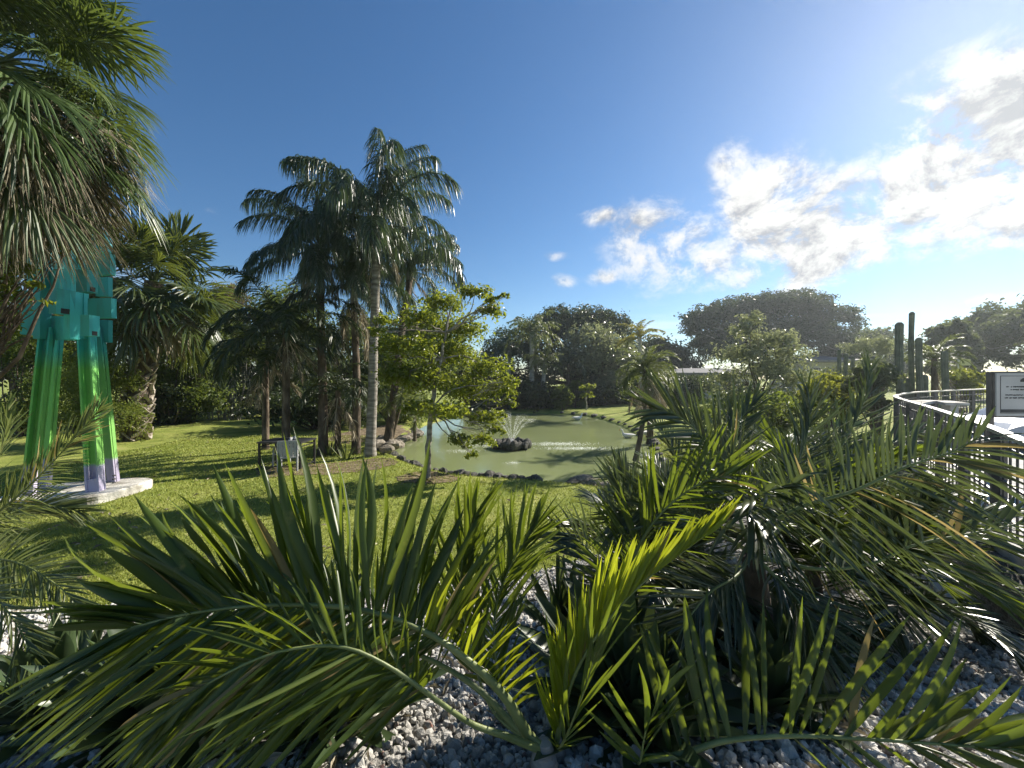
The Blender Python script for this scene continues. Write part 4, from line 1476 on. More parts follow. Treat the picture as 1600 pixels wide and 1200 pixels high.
def latania():
    r = np.random.default_rng(43)
    b = np.array([*W(212, 686, 0), 0.0])
    d = b[1]
    top = P(240, 440, d)
    t = thing('bismarck_palm', 'stout fan palm with criss-cross leaf bases on its trunk beside the green shrub', 'palm tree', b)
    p = catmull([b - [0, 0, .1], b + (top - b) * .3 + [-.1, 0, 0], b + (top - b) * .65, top], 40)
    MB().tube(p, np.linspace(.42, .3, 40), 14).build('trunk', MAT['bark_brown'], t, True)
    # criss-cross boots
    for k in range(78):
        u = .01 + .6 * k / 78
        a = k * 2.39996
        c = np.array([np.interp(u, np.linspace(0, 1, 40), p[:, q]) for q in range(3)])
        o = np.array([math.cos(a), math.sin(a), 0])
        e = np.array([-math.sin(a), math.cos(a), 0]) * (1 if k % 2 else -1)
        R0 = .40 - .1 * u
        m_ = MB()
        pts = np.array([c + o * R0 * .9 - e * .22 - [0, 0, .1], c + o * (R0 + .07) + [0, 0, .12], c + o * (R0 + .16) + e * .18 + [0, 0, .36]])
        m_.tube(catmull(pts, 6), np.linspace(.13, .06, 6), 6, squash=.45)
        m_.build('boot', MAT['boot'], t)
    fr = [fan_frond(440 + i, 1.45, 1.5, 46, 135, .10, dr * 1.3, MAT['fan2'], elev=e, bend=bd, join=.62) for i, (e, bd, dr) in enumerate([(80, 20, .15), (60, 30, .2), (40, 40, .3), (20, 45, .35), (0, 45, .4), (-22, 40, .45)])]
    crown_at(t, top, fr, r, 46, .14, (.9, 1.15), zs=.7)
    dead = [fan_frond(460 + i, 1.3, 1.1, 24, 100, .09, .8, MAT['dead'], elev=e, bend=35, curl=.2) for i, e in enumerate([-38, -55])]
    crown_at(t, top - np.array([0, 0, .4]), dead, r, 12, .12, (.85, 1.1), 'dead_frond')


sabal()
latania()


# ------------------------------------------------------------------ small light green tree at the shore
def light_tree():
    r = np.random.default_rng(51)
    b = np.array([*W(668, 748, 0), 0.0])
    d = b[1]
    t = thing('small_tree', 'small light green broadleaf tree with a thin trunk at the near pond edge', 'tree', b)
    items = [(690, 478, 44, 26), (742, 458, 30, 18), (765, 488, 28, 18), (655, 500, 36, 26), (715, 520, 52, 30), (640, 545, 46, 30), (700, 560, 55, 34), (762, 580, 42, 26),
             (620, 590, 34, 34), (668, 600, 55, 36), (735, 615, 52, 32), (785, 610, 28, 20), (700, 645, 40, 22), (755, 655, 30, 20), (720, 690, 24, 16), (757, 690, 20, 18), (650, 640, 30, 20), (606, 545, 26, 26), (780, 650, 18, 14), (800, 598, 16, 12), (795, 630, 16, 12), (775, 672, 16, 12), (738, 712, 16, 10), (770, 470, 16, 10), (792, 462, 10, 7), (600, 500, 20, 14), (590, 520, 16, 12)]
    lobes = px_lobes([(x, y, w * .86, h * .84, r.uniform(-1.3, 1.3)) for x, y, w, h in items], d)
    m_ = MB()
    f = P(674, 640, d)
    f2 = P(690, 560, d + .1)
    limb(m_, b - [0, 0, .1], f, .085, .065, r, .02, 10, 10)
    limb(m_, f, f2, .065, .045, r, .03, 8, 8)
    limb(m_, f2, P(705, 480, d), .045, .02, r, .04, 8, 7)
    for k, (c, s) in enumerate(lobes):
        st = f if items[k][1] > 590 else (f2 if items[k][1] > 520 else f2 + (P(705, 480, d) - f2) * .5)
        limb(m_, st, c, .028, .007, r, .08, 8, 6)
        for _ in range(5):
            e = c + nrm(r.normal(size=3)) * np.asarray(s) * .9
            limb(m_, st + (c - st) * r.uniform(.5, .95), e, .009, .003, r, .1, 5, 4)
    m_.build('trunk', MAT['bark_grey'], t, True)
    foliage(lobes, 13500, .112, r, MAT['tree_light'], 'crown', t, clump=9, shell=.35, spread_=.17, up=.6, wild=.75, aspect=.55)


light_tree()


# ------------------------------------------------------------------ sculpture
def sculpture():
    t = thing('painted_sculpture', 'tall painted steel sculpture of stacked teal boxes on splayed green legs', 'sculpture', P(110, 780, 8.8) * [1, 1, 0])
    mat = MAT['sculpture']

    def channel(p0, p1, w, dpt, yaw, th=.035):
        """U shaped leg from p0 to p1: a web and two flanges."""
        p0, p1 = np.asarray(p0, float), np.asarray(p1, float)
        ax = nrm(p1 - p0)
        o = np.array([math.cos(yaw), math.sin(yaw), 0.])
        o = nrm(o - ax * (o @ ax))
        s = np.cross(ax, o)
        R = np.stack([o, s, ax], 1)
        L = np.linalg.norm(p1 - p0)
        c = (p0 + p1) / 2
        m_ = MB()
        m_.box(c - s * (dpt / 2), (w, th, L), R)
        m_.box(c - o * (w / 2 - th / 2) + s * (th * .5 + .0015), (th, dpt - th, L - .002), R)
        m_.box(c + o * (w / 2 - th / 2) + s * (th * .5 + .0015), (th, dpt - th, L - .002), R)
        # end plate closing the foot
        m_.box(p0 + ax * .24 + s * (dpt * .32), (w - 2 * th - .004, .02, .44), R)
        # rungs inside the channel
        m_.build('leg', mat, t)
        return R
    channel(P(150, 782, 8.55), P(134, 512, 9.1), .25, .17, math.pi + .2)
    channel(P(179, 763, 9.35), P(154, 512, 9.5), .17, .12, .1)
    channel(P(44, 786, 8.5), P(74, 512, 9.1), .2, .16, math.pi + .35)
    channel(P(70, 772, 9.3), P(92, 512, 9.6), .15, .12, .1)
    # bolts on the rear right foot
    for k in range(3):
        c = P(178.5, 743 + k * 5.5, 9.2)
        MB().tube([c + [0, .02, 0], c - [0, .03, 0]], .018, 8).build('bolt', MAT['blackmetal'], t)
    # plinths: two segments of a low concrete ring
    for k, (x, y, d, rx) in enumerate([(160, 790, 8.9, .62), (72, 795, 8.8, .5)]):
        c = P(x, y, d)
        th = np.linspace(0, 2 * np.pi, 20, endpoint=False)
        m_ = MB()
        prof = np.array([(math.copysign(abs(math.cos(a)) ** .6, math.cos(a)) * rx, math.copysign(abs(math.sin(a)) ** .6, math.sin(a)) * .85) for a in th])
        rings = [(1, -.1), (1, .17 if k == 0 else .1), (.97, .2 if k == 0 else .13)]
        V = np.vstack([np.c_[prof * s + c[:2], np.full(20, z)] for s, z in rings] + [[[c[0], c[1], rings[-1][1]]]])
        i = np.arange(20)
        for rr in range(2):
            m_.add(V, np.stack([rr * 20 + i, rr * 20 + (i + 1) % 20, (rr + 1) * 20 + (i + 1) % 20, (rr + 1) * 20 + i], -1))
        m_.f3.append(np.stack([40 + i, 40 + (i + 1) % 20, np.full(20, 60)], -1) + 61)
        m_.build('plinth', MAT['plinth'], t)
    c = P(98, 797, 8.3)
    MB().box((c[0], 8.6, .02), (.9, .5, .16)).build('plinth_step', MAT['plinth'], t)

    def blk(x0, x1, y0, y1, d, thick, yaw=0., tilt=0., hole_shade=False):
        a, b = P(x0, y1, d), P(x1, y0, d)
        w, h = b[0] - a[0], b[2] - a[2]
        c = (a + b) / 2 + [0, thick / 2, 0]
        cy, sy, ct, st = math.cos(yaw), math.sin(yaw), math.cos(tilt), math.sin(tilt)
        R = np.array([[cy, -sy, 0], [sy, cy, 0], [0, 0, 1]]) @ np.array([[ct, 0, st], [0, 1, 0], [-st, 0, ct]])
        th = .022
        m_ = MB()                                     # hollow box: five plates with slightly proud edges
        for dx, dy, dz, sx, sy_, sz in ((0, -thick / 2, 0, w, th, h), (0, thick / 2, 0, w, th, h), (-w / 2 + th / 2, 0, 0, th, thick - th - .004, h - .006), (w / 2 - th / 2, 0, 0, th, thick - th - .004, h - .006),
                                       (0, 0, h / 2 - th / 2 - .004, w - 2 * th - .006, thick - th - .004, th), (0, 0, -h / 2 + th / 2 + .004, w - 2 * th - .006, thick - th - .004, th)):
            m_.box(c + R @ np.array([dx, dy, dz]), (sx, sy_, sz), R)
        o = m_.build('box_element', mat, t)
        if hole_shade:
            n_ = MB().box(c + R @ np.array([w * .5 + .004, 0, -h * .36]), (.01, thick * .55, h * .2), R)  # flat black plate stands in for the shade inside a square hole
            n_.build('hole_shade', MAT['blackmetal'], o)
        return o
    blk(28, 64, 454, 490, 9.25, .12, .15, .06)
    blk(36, 64, 487, 524, 9.1, .12, .2, .1)
    blk(44, 72, 400, 452, 9.3, .12, .1)
    blk(68, 108, 422, 456, 9.05, .1, -.25, .08)
    blk(78, 92, 450, 490, 8.45, .30, -.15, .05, True)
    blk(68, 122, 494, 531, 9.15, .12, -.12, .03)
    blk(84, 104, 368, 420, 9.0, .2, -.4, .1)
    blk(119, 139, 421, 456, 8.3, .17, -.1, 0, True)
    blk(126, 142, 492, 525, 8.3, .17, -.1, 0, True)
    blk(133, 175, 397, 430, 8.85, .09, -.08, -.03)
    blk(150, 170, 433, 463, 9.5, .08, 0)
    blk(137, 176, 466, 497, 8.85, .09, -.05, -.01)
    blk(152, 170, 500, 535, 9.5, .08, .02)
    blk(136, 170, 362, 394, 9.2, .1, -.1)
    for x, d, w in ((112, 8.75, .2), (122, 8.95, .12), (66, 9.0, .22), (132, 9.05, .1)):
        a, b = P(x, 530, d), P(x + 2, 330, d)
        bar(MB(), a, b, w, w * .7).build('column', mat, t)


sculpture()


# ------------------------------------------------------------------ garden table and chairs
def garden_table():
    c = P(452, 733, 12.0)
    c = np.array([*W(455, 731, 0), 0.0])
    t = thing('garden_table', 'dark metal garden table under the drooping palm', 'table', c)
    MB().box(c + [-.1, 0, .8], (1.25, .9, .04)).build('table_top', MAT['blackmetal'], t)
    for sx in (-.68, .48):
        for sy in (-.4, .4):
            bar(MB(), c + [sx, sy, 0], c + [sx, sy, .78], .05, .05).build('leg', MAT['blackmetal'], t)
    for z in (.12, .68):
        m_ = MB()
        for sy in (-.4, .4):
            bar(m_, c + [-.68, sy, z], c + [.48, sy, z], .025, .025)
        for sx in (-.68, .48):
            bar(m_, c + [sx, -.4, z], c + [sx, .4, z], .025, .025)
        m_.build('frame', MAT['blackmetal'], t)

    def chair(pos, rz, label):
        ch = thing('garden_chair', label, 'chair', pos, 'white garden chairs at the table')
        cy, sy = math.cos(rz), math.sin(rz)
        R = np.array([[cy, -sy, 0], [sy, cy, 0], [0, 0, 1]])
        p = np.asarray(pos)
        MB().box(p + R @ [0, 0, .43], (.46, .44, .035), R).build('seat', MAT['white_plastic'], ch)
        m_ = MB()
        for k in range(5):
            m_.box(p + R @ [-.18 + .09 * k, .24, .66], (.07, .025, .4), R)
        m_.box(p + R @ [0, .245, .875], (.5, .03, .06), R)
        m_.build('backrest', MAT['white_plastic'], ch)
        for sx in (-1, 1):
            for yy, hh in ((-.2, .63), (.22, .86)):
                bar(MB(), p + R @ [sx * .235, yy * 1.12, 0], p + R @ [sx * .235, yy, hh], .035, .035).build('leg', MAT['white_plastic'], ch)
            bar(MB(), p + R @ [sx * .235, -.26, .645], p + R @ [sx * .235, .24, .66], .05, .03).build('armrest', MAT['white_plastic'], ch)
    chair(c + [.22, -.5, 0], math.pi + .35, 'white garden chair pulled up to the front of the dark table')
    chair(c + [-.22, .05, 0], math.pi + 1.7, 'white garden chair half hidden behind the front one at the table')


garden_table()

# ------------------------------------------------------------------ background left
shrub('hedge_shrub', 'dense dark leafy shrub behind the lawn, right of the stout fan palm', 'shrub', 226, 345, 490, 665, 24, 15000, .2, MAT['tree_mid'], 61, k=22, shell=.5, aspect=.5)
shrub('hedge_shrub', 'glossy low shrub at the lawn edge in front of the dark hedge', 'shrub', 228, 300, 610, 668, 22.6, 5000, .2, MAT['tree_dark'], 62, k=12, shell=.5)
shrub('hedge_shrub', 'tall shaded shrub at the back of the lawn behind the dark drooping palm', 'shrub', 375, 500, 520, 660, 28, 9000, .24, MAT['tree_dark'], 63, k=16)
shrub('hedge_shrub', 'dark shrub filling the gap between palm trunks and light tree', 'shrub', 560, 660, 520, 690, 24, 9000, .22, MAT['tree_mid'], 64, k=16)
shrub('hedge_shrub', 'dark undergrowth behind the table and the brown palm trunks', 'shrub', 405, 580, 606, 690, 21, 9000, .2, MAT['tree_dark'], 68, k=24)
shrub('ferny_shrub', 'ferny yellow green shrub between the sculpture and the stout fan palm', 'shrub', 92, 216, 528, 700, 16.4, 17000, .13, MAT['fern'], 65, k=20, aspect=.28, shell=.45, wild=1.0)
shrub('hedge_shrub', 'dark ferny shrub behind the sculpture legs at the left edge', 'shrub', -30, 110, 470, 700, 18.0, 13000, .17, MAT['tree_mid'], 66, k=20, aspect=.35)
shrub('hedge_shrub', 'deep green shrub standing beyond the sculpture boxes', 'shrub', 60, 190, 380, 640, 21.0, 9000, .22, MAT['tree_dark'], 67, k=16)
rl = np.random.default_rng(70)
broad_tree('casuarina_tree', 'tall wispy tree with rust tinted foliage behind the stout fan palm', 'tree', [*P(350, 600, 33)[:2], 0], px_lobes(rand_lobes(312, 392, 425, 610, 33, 22, rl, .4), 33), 14000, .24, MAT['rusty'], MAT['bark_pale'], .18, 71, shell=.3, aspect=.3, wild=1.1)
broad_tree('background_tree', 'tall green tree behind the dark drooping palm', 'tree', [*P(440, 600, 34)[:2], 0], px_lobes(rand_lobes(360, 520, 445, 640, 34, 26, rl, .36), 34), 15000, .28, MAT['tree_mid'], MAT['bark_brown'], .25, 72, 'trees behind the lawn', shell=.4)
broad_tree('background_tree', 'sunlit yellow green tree glimpsed between the feather palm trunks', 'tree', [*P(540, 600, 36)[:2], 0], px_lobes(rand_lobes(480, 630, 490, 660, 36, 22, rl, .36), 36), 13000, .28, MAT['fern'], MAT['bark_brown'], .25, 73, 'trees behind the lawn', shell=.4)
broad_tree('background_tree', 'dark tree behind the sculpture at the left edge', 'tree', [*P(20, 600, 25)[:2], 0], px_lobes(rand_lobes(-80, 130, 340, 640, 25, 20, rl, .3), 25), 10000, .28, MAT['tree_dark'], MAT['bark_brown'], .25, 74, 'trees behind the lawn', shell=.4)
broad_tree('background_tree', 'dark green tree behind the crown of the stout fan palm', 'tree', [*P(270, 600, 31)[:2], 0], px_lobes(rand_lobes(190, 350, 460, 640, 31, 16, rl, .34), 31), 9000, .3, MAT['tree_mid'], MAT['bark_brown'], .25, 75, 'trees behind the lawn', shell=.4)
broad_tree('background_tree', 'leafy tree rising behind the top of the small light green tree', 'tree', [*P(640, 600, 30)[:2], 0], px_lobes(rand_lobes(580, 740, 480, 670, 30, 22, rl, .36), 30), 13000, .26, MAT['tree_mid'], MAT['bark_brown'], .25, 76, 'trees behind the lawn', shell=.4)

broad_tree('background_tree', 'dark tree past the left edge beyond the date palm', 'tree', [*P(-170, 600, 24)[:2], 0], px_lobes(rand_lobes(-300, -60, 380, 660, 24, 18, rl, .34), 24), 7000, .3, MAT['tree_dark'], MAT['bark_brown'], .25, 77, 'trees behind the lawn', shell=.4)
broad_tree('background_tree', 'green tree far past the left edge beyond the lawn', 'tree', [*P(-480, 600, 20)[:2], 0], px_lobes(rand_lobes(-640, -300, 360, 660, 20, 18, rl, .34), 20), 7000, .3, MAT['tree_mid'], MAT['bark_brown'], .25, 78, 'trees behind the lawn', shell=.4)


def bamboo():
    r = np.random.default_rng(81)
    d = 25.5
    c = P(357, 650, d)
    t = thing('bamboo_clump', 'clump of thin bamboo canes at the back of the lawn', 'bamboo', (c[0], d, 0))
    tips = []
    for k in range(34):
        x = c[0] + r.uniform(-1.3, 1.5)
        y = d + r.uniform(-.4, .6)
        h = r.uniform(3.5, 6.2)
        e = np.array([x + r.normal(0, .5), y + r.normal(0, .4), h])
        m_ = MB()
        limb(m_, (x, y, -.1), e, .028, .008, r, .03, 7, 5)
        m_.build('cane', MAT['bark_grey'], t)
        tips.append(e)
    lobes = [(e - [0, 0, .4], (.5, .5, .8)) for e in tips]
    foliage(lobes, 6000, .22, r, MAT['tree_mid'], 'foliage', t, shell=.2, aspect=.2, wild=1.1)


bamboo()

# overhanging branch of a tree that stands outside the frame on the left
rb = np.random.default_rng(83)
lob = px_lobes([(12, 400, 26, 40, 0), (40, 425, 22, 16, .1), (28, 460, 18, 24, .2), (55, 445, 16, 9, 0), (-20, 440, 40, 70, .2), (5, 520, 22, 30, .3), (62, 470, 12, 6, 0), (100, 395, 12, 8, .1), (-60, 480, 60, 90, .4)], 6.9, 1.0)
broad_tree('leafy_tree', 'leafy branches of a broadleaf tree hanging in front of the sculpture at the left edge', 'tree', [*P(-90, 600, 7.3)[:2], 0], lob, 1500, .13, MAT['tree_light'], MAT['bark_brown'], .1, 84, clump=7, shell=.3, aspect=.45, up=.5)

# ------------------------------------------------------------------ background centre
rc = np.random.default_rng(90)
lob = px_lobes([(800, 560, 50, 45), (850, 530, 48, 40), (900, 515, 52, 38), (945, 525, 45, 40), (975, 555, 40, 40), (880, 575, 60, 45), (940, 590, 55, 40), (820, 610, 50, 35), (985, 600, 36, 32), (870, 500, 32, 20), (925, 498, 36, 20), (770, 590, 36, 40), (960, 507, 26, 18)], 44, 1.0)
broad_tree('ficus_tree', 'broad dark grey green tree mass standing behind the far end of the pond', 'tree', [*P(900, 600, 45)[:2], 0], lob, 46000, .30, MAT['tree_dark'], MAT['bark_brown'], .5, 91, shell=.55, wild=.7, jit=.06, spread_=.1, clump=24)
lob = px_lobes([(925, 535, 44, 30), (950, 560, 40, 30), (905, 570, 40, 32), (960, 595, 34, 26), (930, 610, 36, 24), (975, 560, 22, 26)], 40, 1.0)
broad_tree('silver_tree', 'greyish fine leaved tree in front of the dark mass at the far pond end', 'tree', [*P(935, 600, 40)[:2], .1], lob, 11000, .3, MAT['tree_grey'], MAT['bark_brown'], .3, 92, shell=.5)
shrub('hedge_shrub', 'dark hedge along the far pond shore under the royal palms', 'shrub', 745, 880, 600, 655, 35.5, 9000, .3, MAT['tree_dark'], 93, k=24)
shrub('hedge_shrub', 'shaded undergrowth right of the dark hedge at the far shore', 'shrub', 880, 1000, 605, 646, 38, 6000, .28, MAT['tree_dark'], 94, k=18)
shrub('hedge_shrub', 'deep green shrub at the far left end of the pond', 'shrub', 690, 770, 560, 660, 34, 7000, .28, MAT['tree_dark'], 95, k=14)
RYF = [feather_frond(200 + i, 3.2, e, b, 60, .8, .05, .8, 65, 30, .2, .3, MAT['queen'], .15, .05) for i, (e, b) in enumerate([(80, 70), (62, 90), (42, 100), (20, 95), (0, 80)])]
RDF = [feather_frond(220 + i, 3.2, e, b, 60, .8, .05, .8, 65, 30, .2, .3, MAT['date'], .15, .05) for i, (e, b) in enumerate([(80, 70), (62, 90), (42, 100), (20, 95), (0, 80)])]
small_palm('royal_palm', 'tallest royal palm with pale trunk at the far end of the pond', 831, 632, 522, 36.5, RDF, 20, 101, .24, (.85, 1.1), 'bark_pale', 'palms at the far shore')
small_palm('royal_palm', 'shorter palm with thin pale trunk just right of the tallest royal palm', 846, 632, 566, 35.5, RDF, 16, 102, .2, (.6, .8), 'bark_pale', 'palms at the far shore', xc=851)
small_palm('royal_palm', 'leafy palm without visible trunk in front of the grey tree', 888, 636, 568, 38.0, RYF, 15, 103, .18, (.7, .9), 'bark_brown', 'palms at the far shore')
small_palm('royal_palm', 'dark palm at the left side of the far shore palms', 796, 634, 548, 38.5, RYF, 16, 104, .2, (.7, .95), 'bark_pale', 'palms at the far shore')
shrub('round_shrub', 'small tiered light green shrub at the right corner of the far shore', 'shrub', 864, 894, 600, 648, 33.4, 2600, .22, MAT['tree_mid'], 105, k=9)
shrub('round_shrub', 'light green shrub behind the tiered one at the far shore', 'shrub', 885, 912, 590, 640, 35.5, 2000, .24, MAT['tree_mid'], 106, k=8)
broad_tree('sapling', 'thin pale sapling with sparse leaves on the far lawn', 'tree', [*P(916, 641, 33)[:2], .0], px_lobes([(912, 610, 10, 8), (922, 606, 9, 8), (917, 618, 10, 7)], 33), 500, .22, MAT['tree_light'], MAT['bark_pale'], .07, 107)
small_palm('yellow_palm', 'yellowing palm crown rising behind the small date palm', 1000, 640, 528, 32, [feather_frond(230 + i, 2.3, e, b, 46, .6, .05, .6, 65, 30, .2, .2, MAT['palm_y'], .15, .04) for i, (e, b) in enumerate([(75, 70), (50, 80), (25, 80)])], 15, 108, .14, (.8, 1.0), 'bark_pale')
broad_tree('background_tree', 'dark low tree between the yellowing palm and the umbrella shaped tree', 'tree', [*P(1040, 600, 46)[:2], .3], px_lobes([(1025, 545, 26, 20), (1050, 555, 28, 22), (1035, 580, 40, 26), (1070, 575, 26, 22), (1010, 575, 24, 24)], 46), 7000, .4, MAT['tree_dark'], MAT['bark_brown'], .25, 109, 'trees right of the pond', shell=.5)
# date palm at the shore
DTF = [feather_frond(250 + i, 1.45, e, b, 44, .36, .022, .35, 60, 22, .3, .12, MAT['date'], .12, .018) for i, (e, b) in enumerate([(80, 75), (62, 95), (45, 110), (25, 115), (0, 100)])]
small_palm('pygmy_date_palm', 'small date palm with slim dark trunk leaning over the right pond bank', 993, 727, 578, 13.6, DTF, 40, 110, .085, (.75, .95), 'bark_brown', xc=1008, z=-.1, mid=(.12, 0, .0), dead=5)
small_palm('pygmy_date_palm', 'second date palm with stout trunk close behind the leaning one', 1016, 655, 585, 17.5, DTF, 26, 111, .14, (.85, 1.05), 'bark_brown', dead=8)

# ------------------------------------------------------------------ background right
rr_ = np.random.default_rng(120)
items = [(1100, 545, 24, 24), (1320, 560, 34, 18), (1150, 550, 50, 26), (1110, 505, 45, 30), (1150, 490, 48, 28), (1200, 484, 52, 26), (1250, 485, 48, 28), (1295, 505, 44, 30), (1125, 535, 40, 28), (1330, 540, 28, 22), (1290, 535, 44, 28), (1240, 525, 60, 34), (1175, 530, 56, 36), (1310, 555, 40, 16), (1092, 515, 24, 20), (1225, 478, 50, 20)]
items = [(a, b, c, d_, rr_.uniform(-4, 5)) for a, b, c, d_ in items]
broad_tree('umbrella_tree', 'huge umbrella shaped banyan tree behind the low building', 'tree', [*P(1210, 600, 50)[:2], .5], px_lobes(items, 50, 1.0), 62000, .36, MAT['tree_dark'], MAT['bark_pale'], .7, 121, shell=.6, wild=.7, trunks=3, jit=.05, spread_=.085, clump=26)


def building(label, x0, x1, ywall, ybase, yroof, d, seed, windows):
    a, b = P(x0, ybase, d), P(x1, ywall, d)
    t = thing('low_building', label, 'building', ((a[0] + b[0]) / 2, d, .4))
    dep = 6.0
    MB().box(((a[0] + b[0]) / 2, d + dep / 2, (b[2] + .3) / 2), (b[0] - a[0], dep, b[2] - .3)).build('wall', MAT['stucco'], t)
    rz = P(x0, yroof, d)[2]
    m_ = MB()
    c = np.array([(a[0] + b[0]) / 2, d + dep / 2])
    hw, hd = (b[0] - a[0]) / 2 + .8, dep / 2 + .9
    V = [(c[0] - hw, c[1] - hd, b[2] - .02), (c[0] + hw, c[1] - hd, b[2] - .02), (c[0] + hw, c[1] + hd, b[2] - .02), (c[0] - hw, c[1] + hd, b[2] - .02),
         (c[0] - hw, c[1] - hd, b[2] + .2), (c[0] + hw, c[1] - hd, b[2] + .2), (c[0] + hw, c[1] + hd, b[2] + .2), (c[0] - hw, c[1] + hd, b[2] + .2),
         (c[0] - hw + 2.2, c[1], rz), (c[0] + hw - 2.2, c[1], rz)]
    m_.add(V, [[0, 1, 5, 4], [1, 2, 6, 5], [2, 3, 7, 6], [3, 0, 4, 7], [3, 2, 1, 0], [4, 5, 9, 8], [6, 7, 8, 9]])
    m_.add([V[5], V[6], V[9], V[7], V[4], V[8]], [[0, 1, 2], [3, 4, 5]])
    m_.build('roof', MAT['roof'], t)
    for fx in windows:
        x = a[0] + (b[0] - a[0]) * fx
        w_ = MB().box((x, d - .02, b[2] - 1.0), (1.1, .06, 1.0)).build('window', MAT['white'], t)
        MB().box((x, d - .055, b[2] - 1.0), (.94, .02, .84)).build('pane', MAT['glass'], w_)


building('low grey roofed building half hidden behind the silvery shrub', 1062, 1175, 586, 625, 574, 36, 1, (.15, .4, .65, .88))
building('pale flat building glimpsed between the silvery shrub and the cacti', 1262, 1335, 566, 600, 553, 42, 2, (.2, .5, .8))

rs = np.random.default_rng(130)
broad_tree('silver_buttonwood', 'silvery green bushy tree with glinting leaves right of the date palm', 'tree', [*P(1195, 700, 14)[:2], .2],
           px_lobes([(1165, 520, 24, 24), (1200, 540, 34, 26), (1150, 560, 36, 26), (1235, 560, 30, 24), (1190, 585, 48, 30), (1130, 595, 26, 22), (1245, 595, 28, 24), (1160, 625, 44, 26), (1215, 630, 46, 28), (1178, 500, 16, 14), (1225, 530, 22, 16)], 14, .9),
           9500, .12, MAT['tree_grey'], MAT['bark_brown'], .07, 131, trunks=3, shell=.4, aspect=.42, wild=.9, clump=9, up=.6)
shrub('hedge_shrub', 'yellow green shrub between the silvery tree and the cacti', 'shrub', 1258, 1345, 588, 660, 12.5, 4200, .13, MAT['bush_y'], 132, k=12, base_z=.2)
shrub('hedge_shrub', 'dark green shrub under the silvery tree beside the lawn', 'shrub', 1090, 1290, 620, 700, 12.0, 6500, .13, MAT['tree_mid'], 133, k=18, base_z=.1)
shrub('hedge_shrub', 'green shrub below the cacti in front of the railing bend', 'shrub', 1330, 1400, 560, 650, 11.5, 3000, .14, MAT['tree_far'], 134, k=10, base_z=.4)
broad_tree('bare_tree', 'thin grey twiggy tree left of the tall cacti', 'tree', [*P(1365, 600, 22)[:2], .8], px_lobes([(1340, 545, 22, 16), (1365, 538, 24, 16), (1385, 552, 22, 18), (1355, 570, 26, 16)], 22), 2200, .17, MAT['tree_grey'], MAT['bark_pale'], .08, 135, shell=.2, aspect=.35, trunks=3)
shrub('hedge_shrub', 'low shrub hiding the walls of the grey roofed building', 'shrub', 1035, 1120, 588, 640, 30, 6000, .22, MAT['tree_dark'], 137, k=14, base_z=.6)
shrub('hedge_shrub', 'grey green shrub right of the silvery tree before the pale building', 'shrub', 1275, 1400, 572, 625, 26, 6000, .2, MAT['tree_far'], 138, k=14, base_z=.9)
shrub('round_bush', 'round bright yellow green bush right of the cacti', 'shrub', 1480, 1530, 578, 625, 17, 3000, .16, MAT['bush_y'], 136, k=10, base_z=1.0)
for k, (x0, x1, y0, y1, d, n, lab, mt) in enumerate([
        (1440, 1530, 500, 610, 30, 7000, 'light feathery tree just right of the tall cacti', 'tree_far'),
        (1490, 1590, 478, 600, 36, 9000, 'hazy tree with pale trunks behind the notice board', 'tree_far'),
        (1550, 1700, 462, 600, 33, 10000, 'large hazy tree at the right edge of the view', 'tree_far'),
        (1300, 1430, 520, 600, 52, 7000, 'distant low tree behind the cacti', 'tree_far'),
        (1620, 1800, 470, 620, 26, 7000, 'hazy tree past the right edge behind the railing', 'tree_far')]):
    broad_tree('hazy_tree', lab, 'tree', [*P((x0 + x1) / 2, 600, d)[:2], .9], px_lobes(rand_lobes(x0, x1, y0, y1, d, 16, rs, .3), d), n, .34 if d < 40 else .5, MAT[mt], MAT['bark_pale'], .22, 140 + k, 'trees beyond the railing', trunks=2, shell=.4)


# ------------------------------------------------------------------ cacti
def cactus(label, cols, d, z=1.0):
    c0 = P(cols[0][0], 600, d)
    t = thing('column_cactus', label, 'cactus', (c0[0], d, z), 'column cacti beyond the railing bend')
    for q, (x, y0, wpx) in enumerate(cols):
        top = P(x, y0, d + .12 * (q % 3))
        R0 = wpx / F * d / 2
        k = 18
        zz = np.r_[np.linspace(z - .3, top[2] - R0 * .9, 14), top[2] - R0 * .45, top[2] - R0 * .12, top[2]]
        rr = np.r_[np.linspace(.92, 1.0, 14), .8, .45, .05] * R0 * (1 + .05 * np.sin(np.arange(17) * 2.1 + q))
        V = []
        for a, b in zip(zz, rr):
            for j in range(k):
                r2 = b * (1.08 if j % 2 == 0 else .86)
                V.append((top[0] + r2 * math.cos(j / k * 6.2832) + .03 * math.sin(a * 1.3 + q), top[1] + r2 * math.sin(j / k * 6.2832), a))
        i = np.arange(16)[:, None] * k + np.arange(k)[None]
        jn = np.arange(16)[:, None] * k + (np.arange(k)[None] + 1) % k
        MB().add(V, np.stack([i, jn, jn + k, i + k], -1).reshape(-1, 4)).build('stem', MAT['cactus'], t)


cactus('tall column cactus with blunt top standing left in the cactus group', [(1406, 503, 10)], 12.5)
cactus('tallest thin column cactus with rounded tip in the middle of the group', [(1425, 487, 6.5), (1417, 590, 8)], 12.8)
cactus('shorter column cactus touching the tallest one on its right', [(1437, 527, 8), (1446, 585, 8)], 12.6)
cactus('single column cactus beside the round yellow green bush', [(1477, 548, 8)], 13.5)
cactus('small cactus columns in front of the pale flat building', [(1312, 545, 5), (1322, 552, 5), (1332, 556, 5)], 20, .6)
cactus('thin dark cactus between the twiggy tree and the tall cacti', [(1366, 556, 5), (1374, 566, 5)], 16, .7)
small_palm('young_palm', 'light spiky palm behind the single column cactus', 1460, 612, 560, 14.5, DTF, 22, 150, .1, (.7, .9), 'bark_brown', z=.9, dead=4)


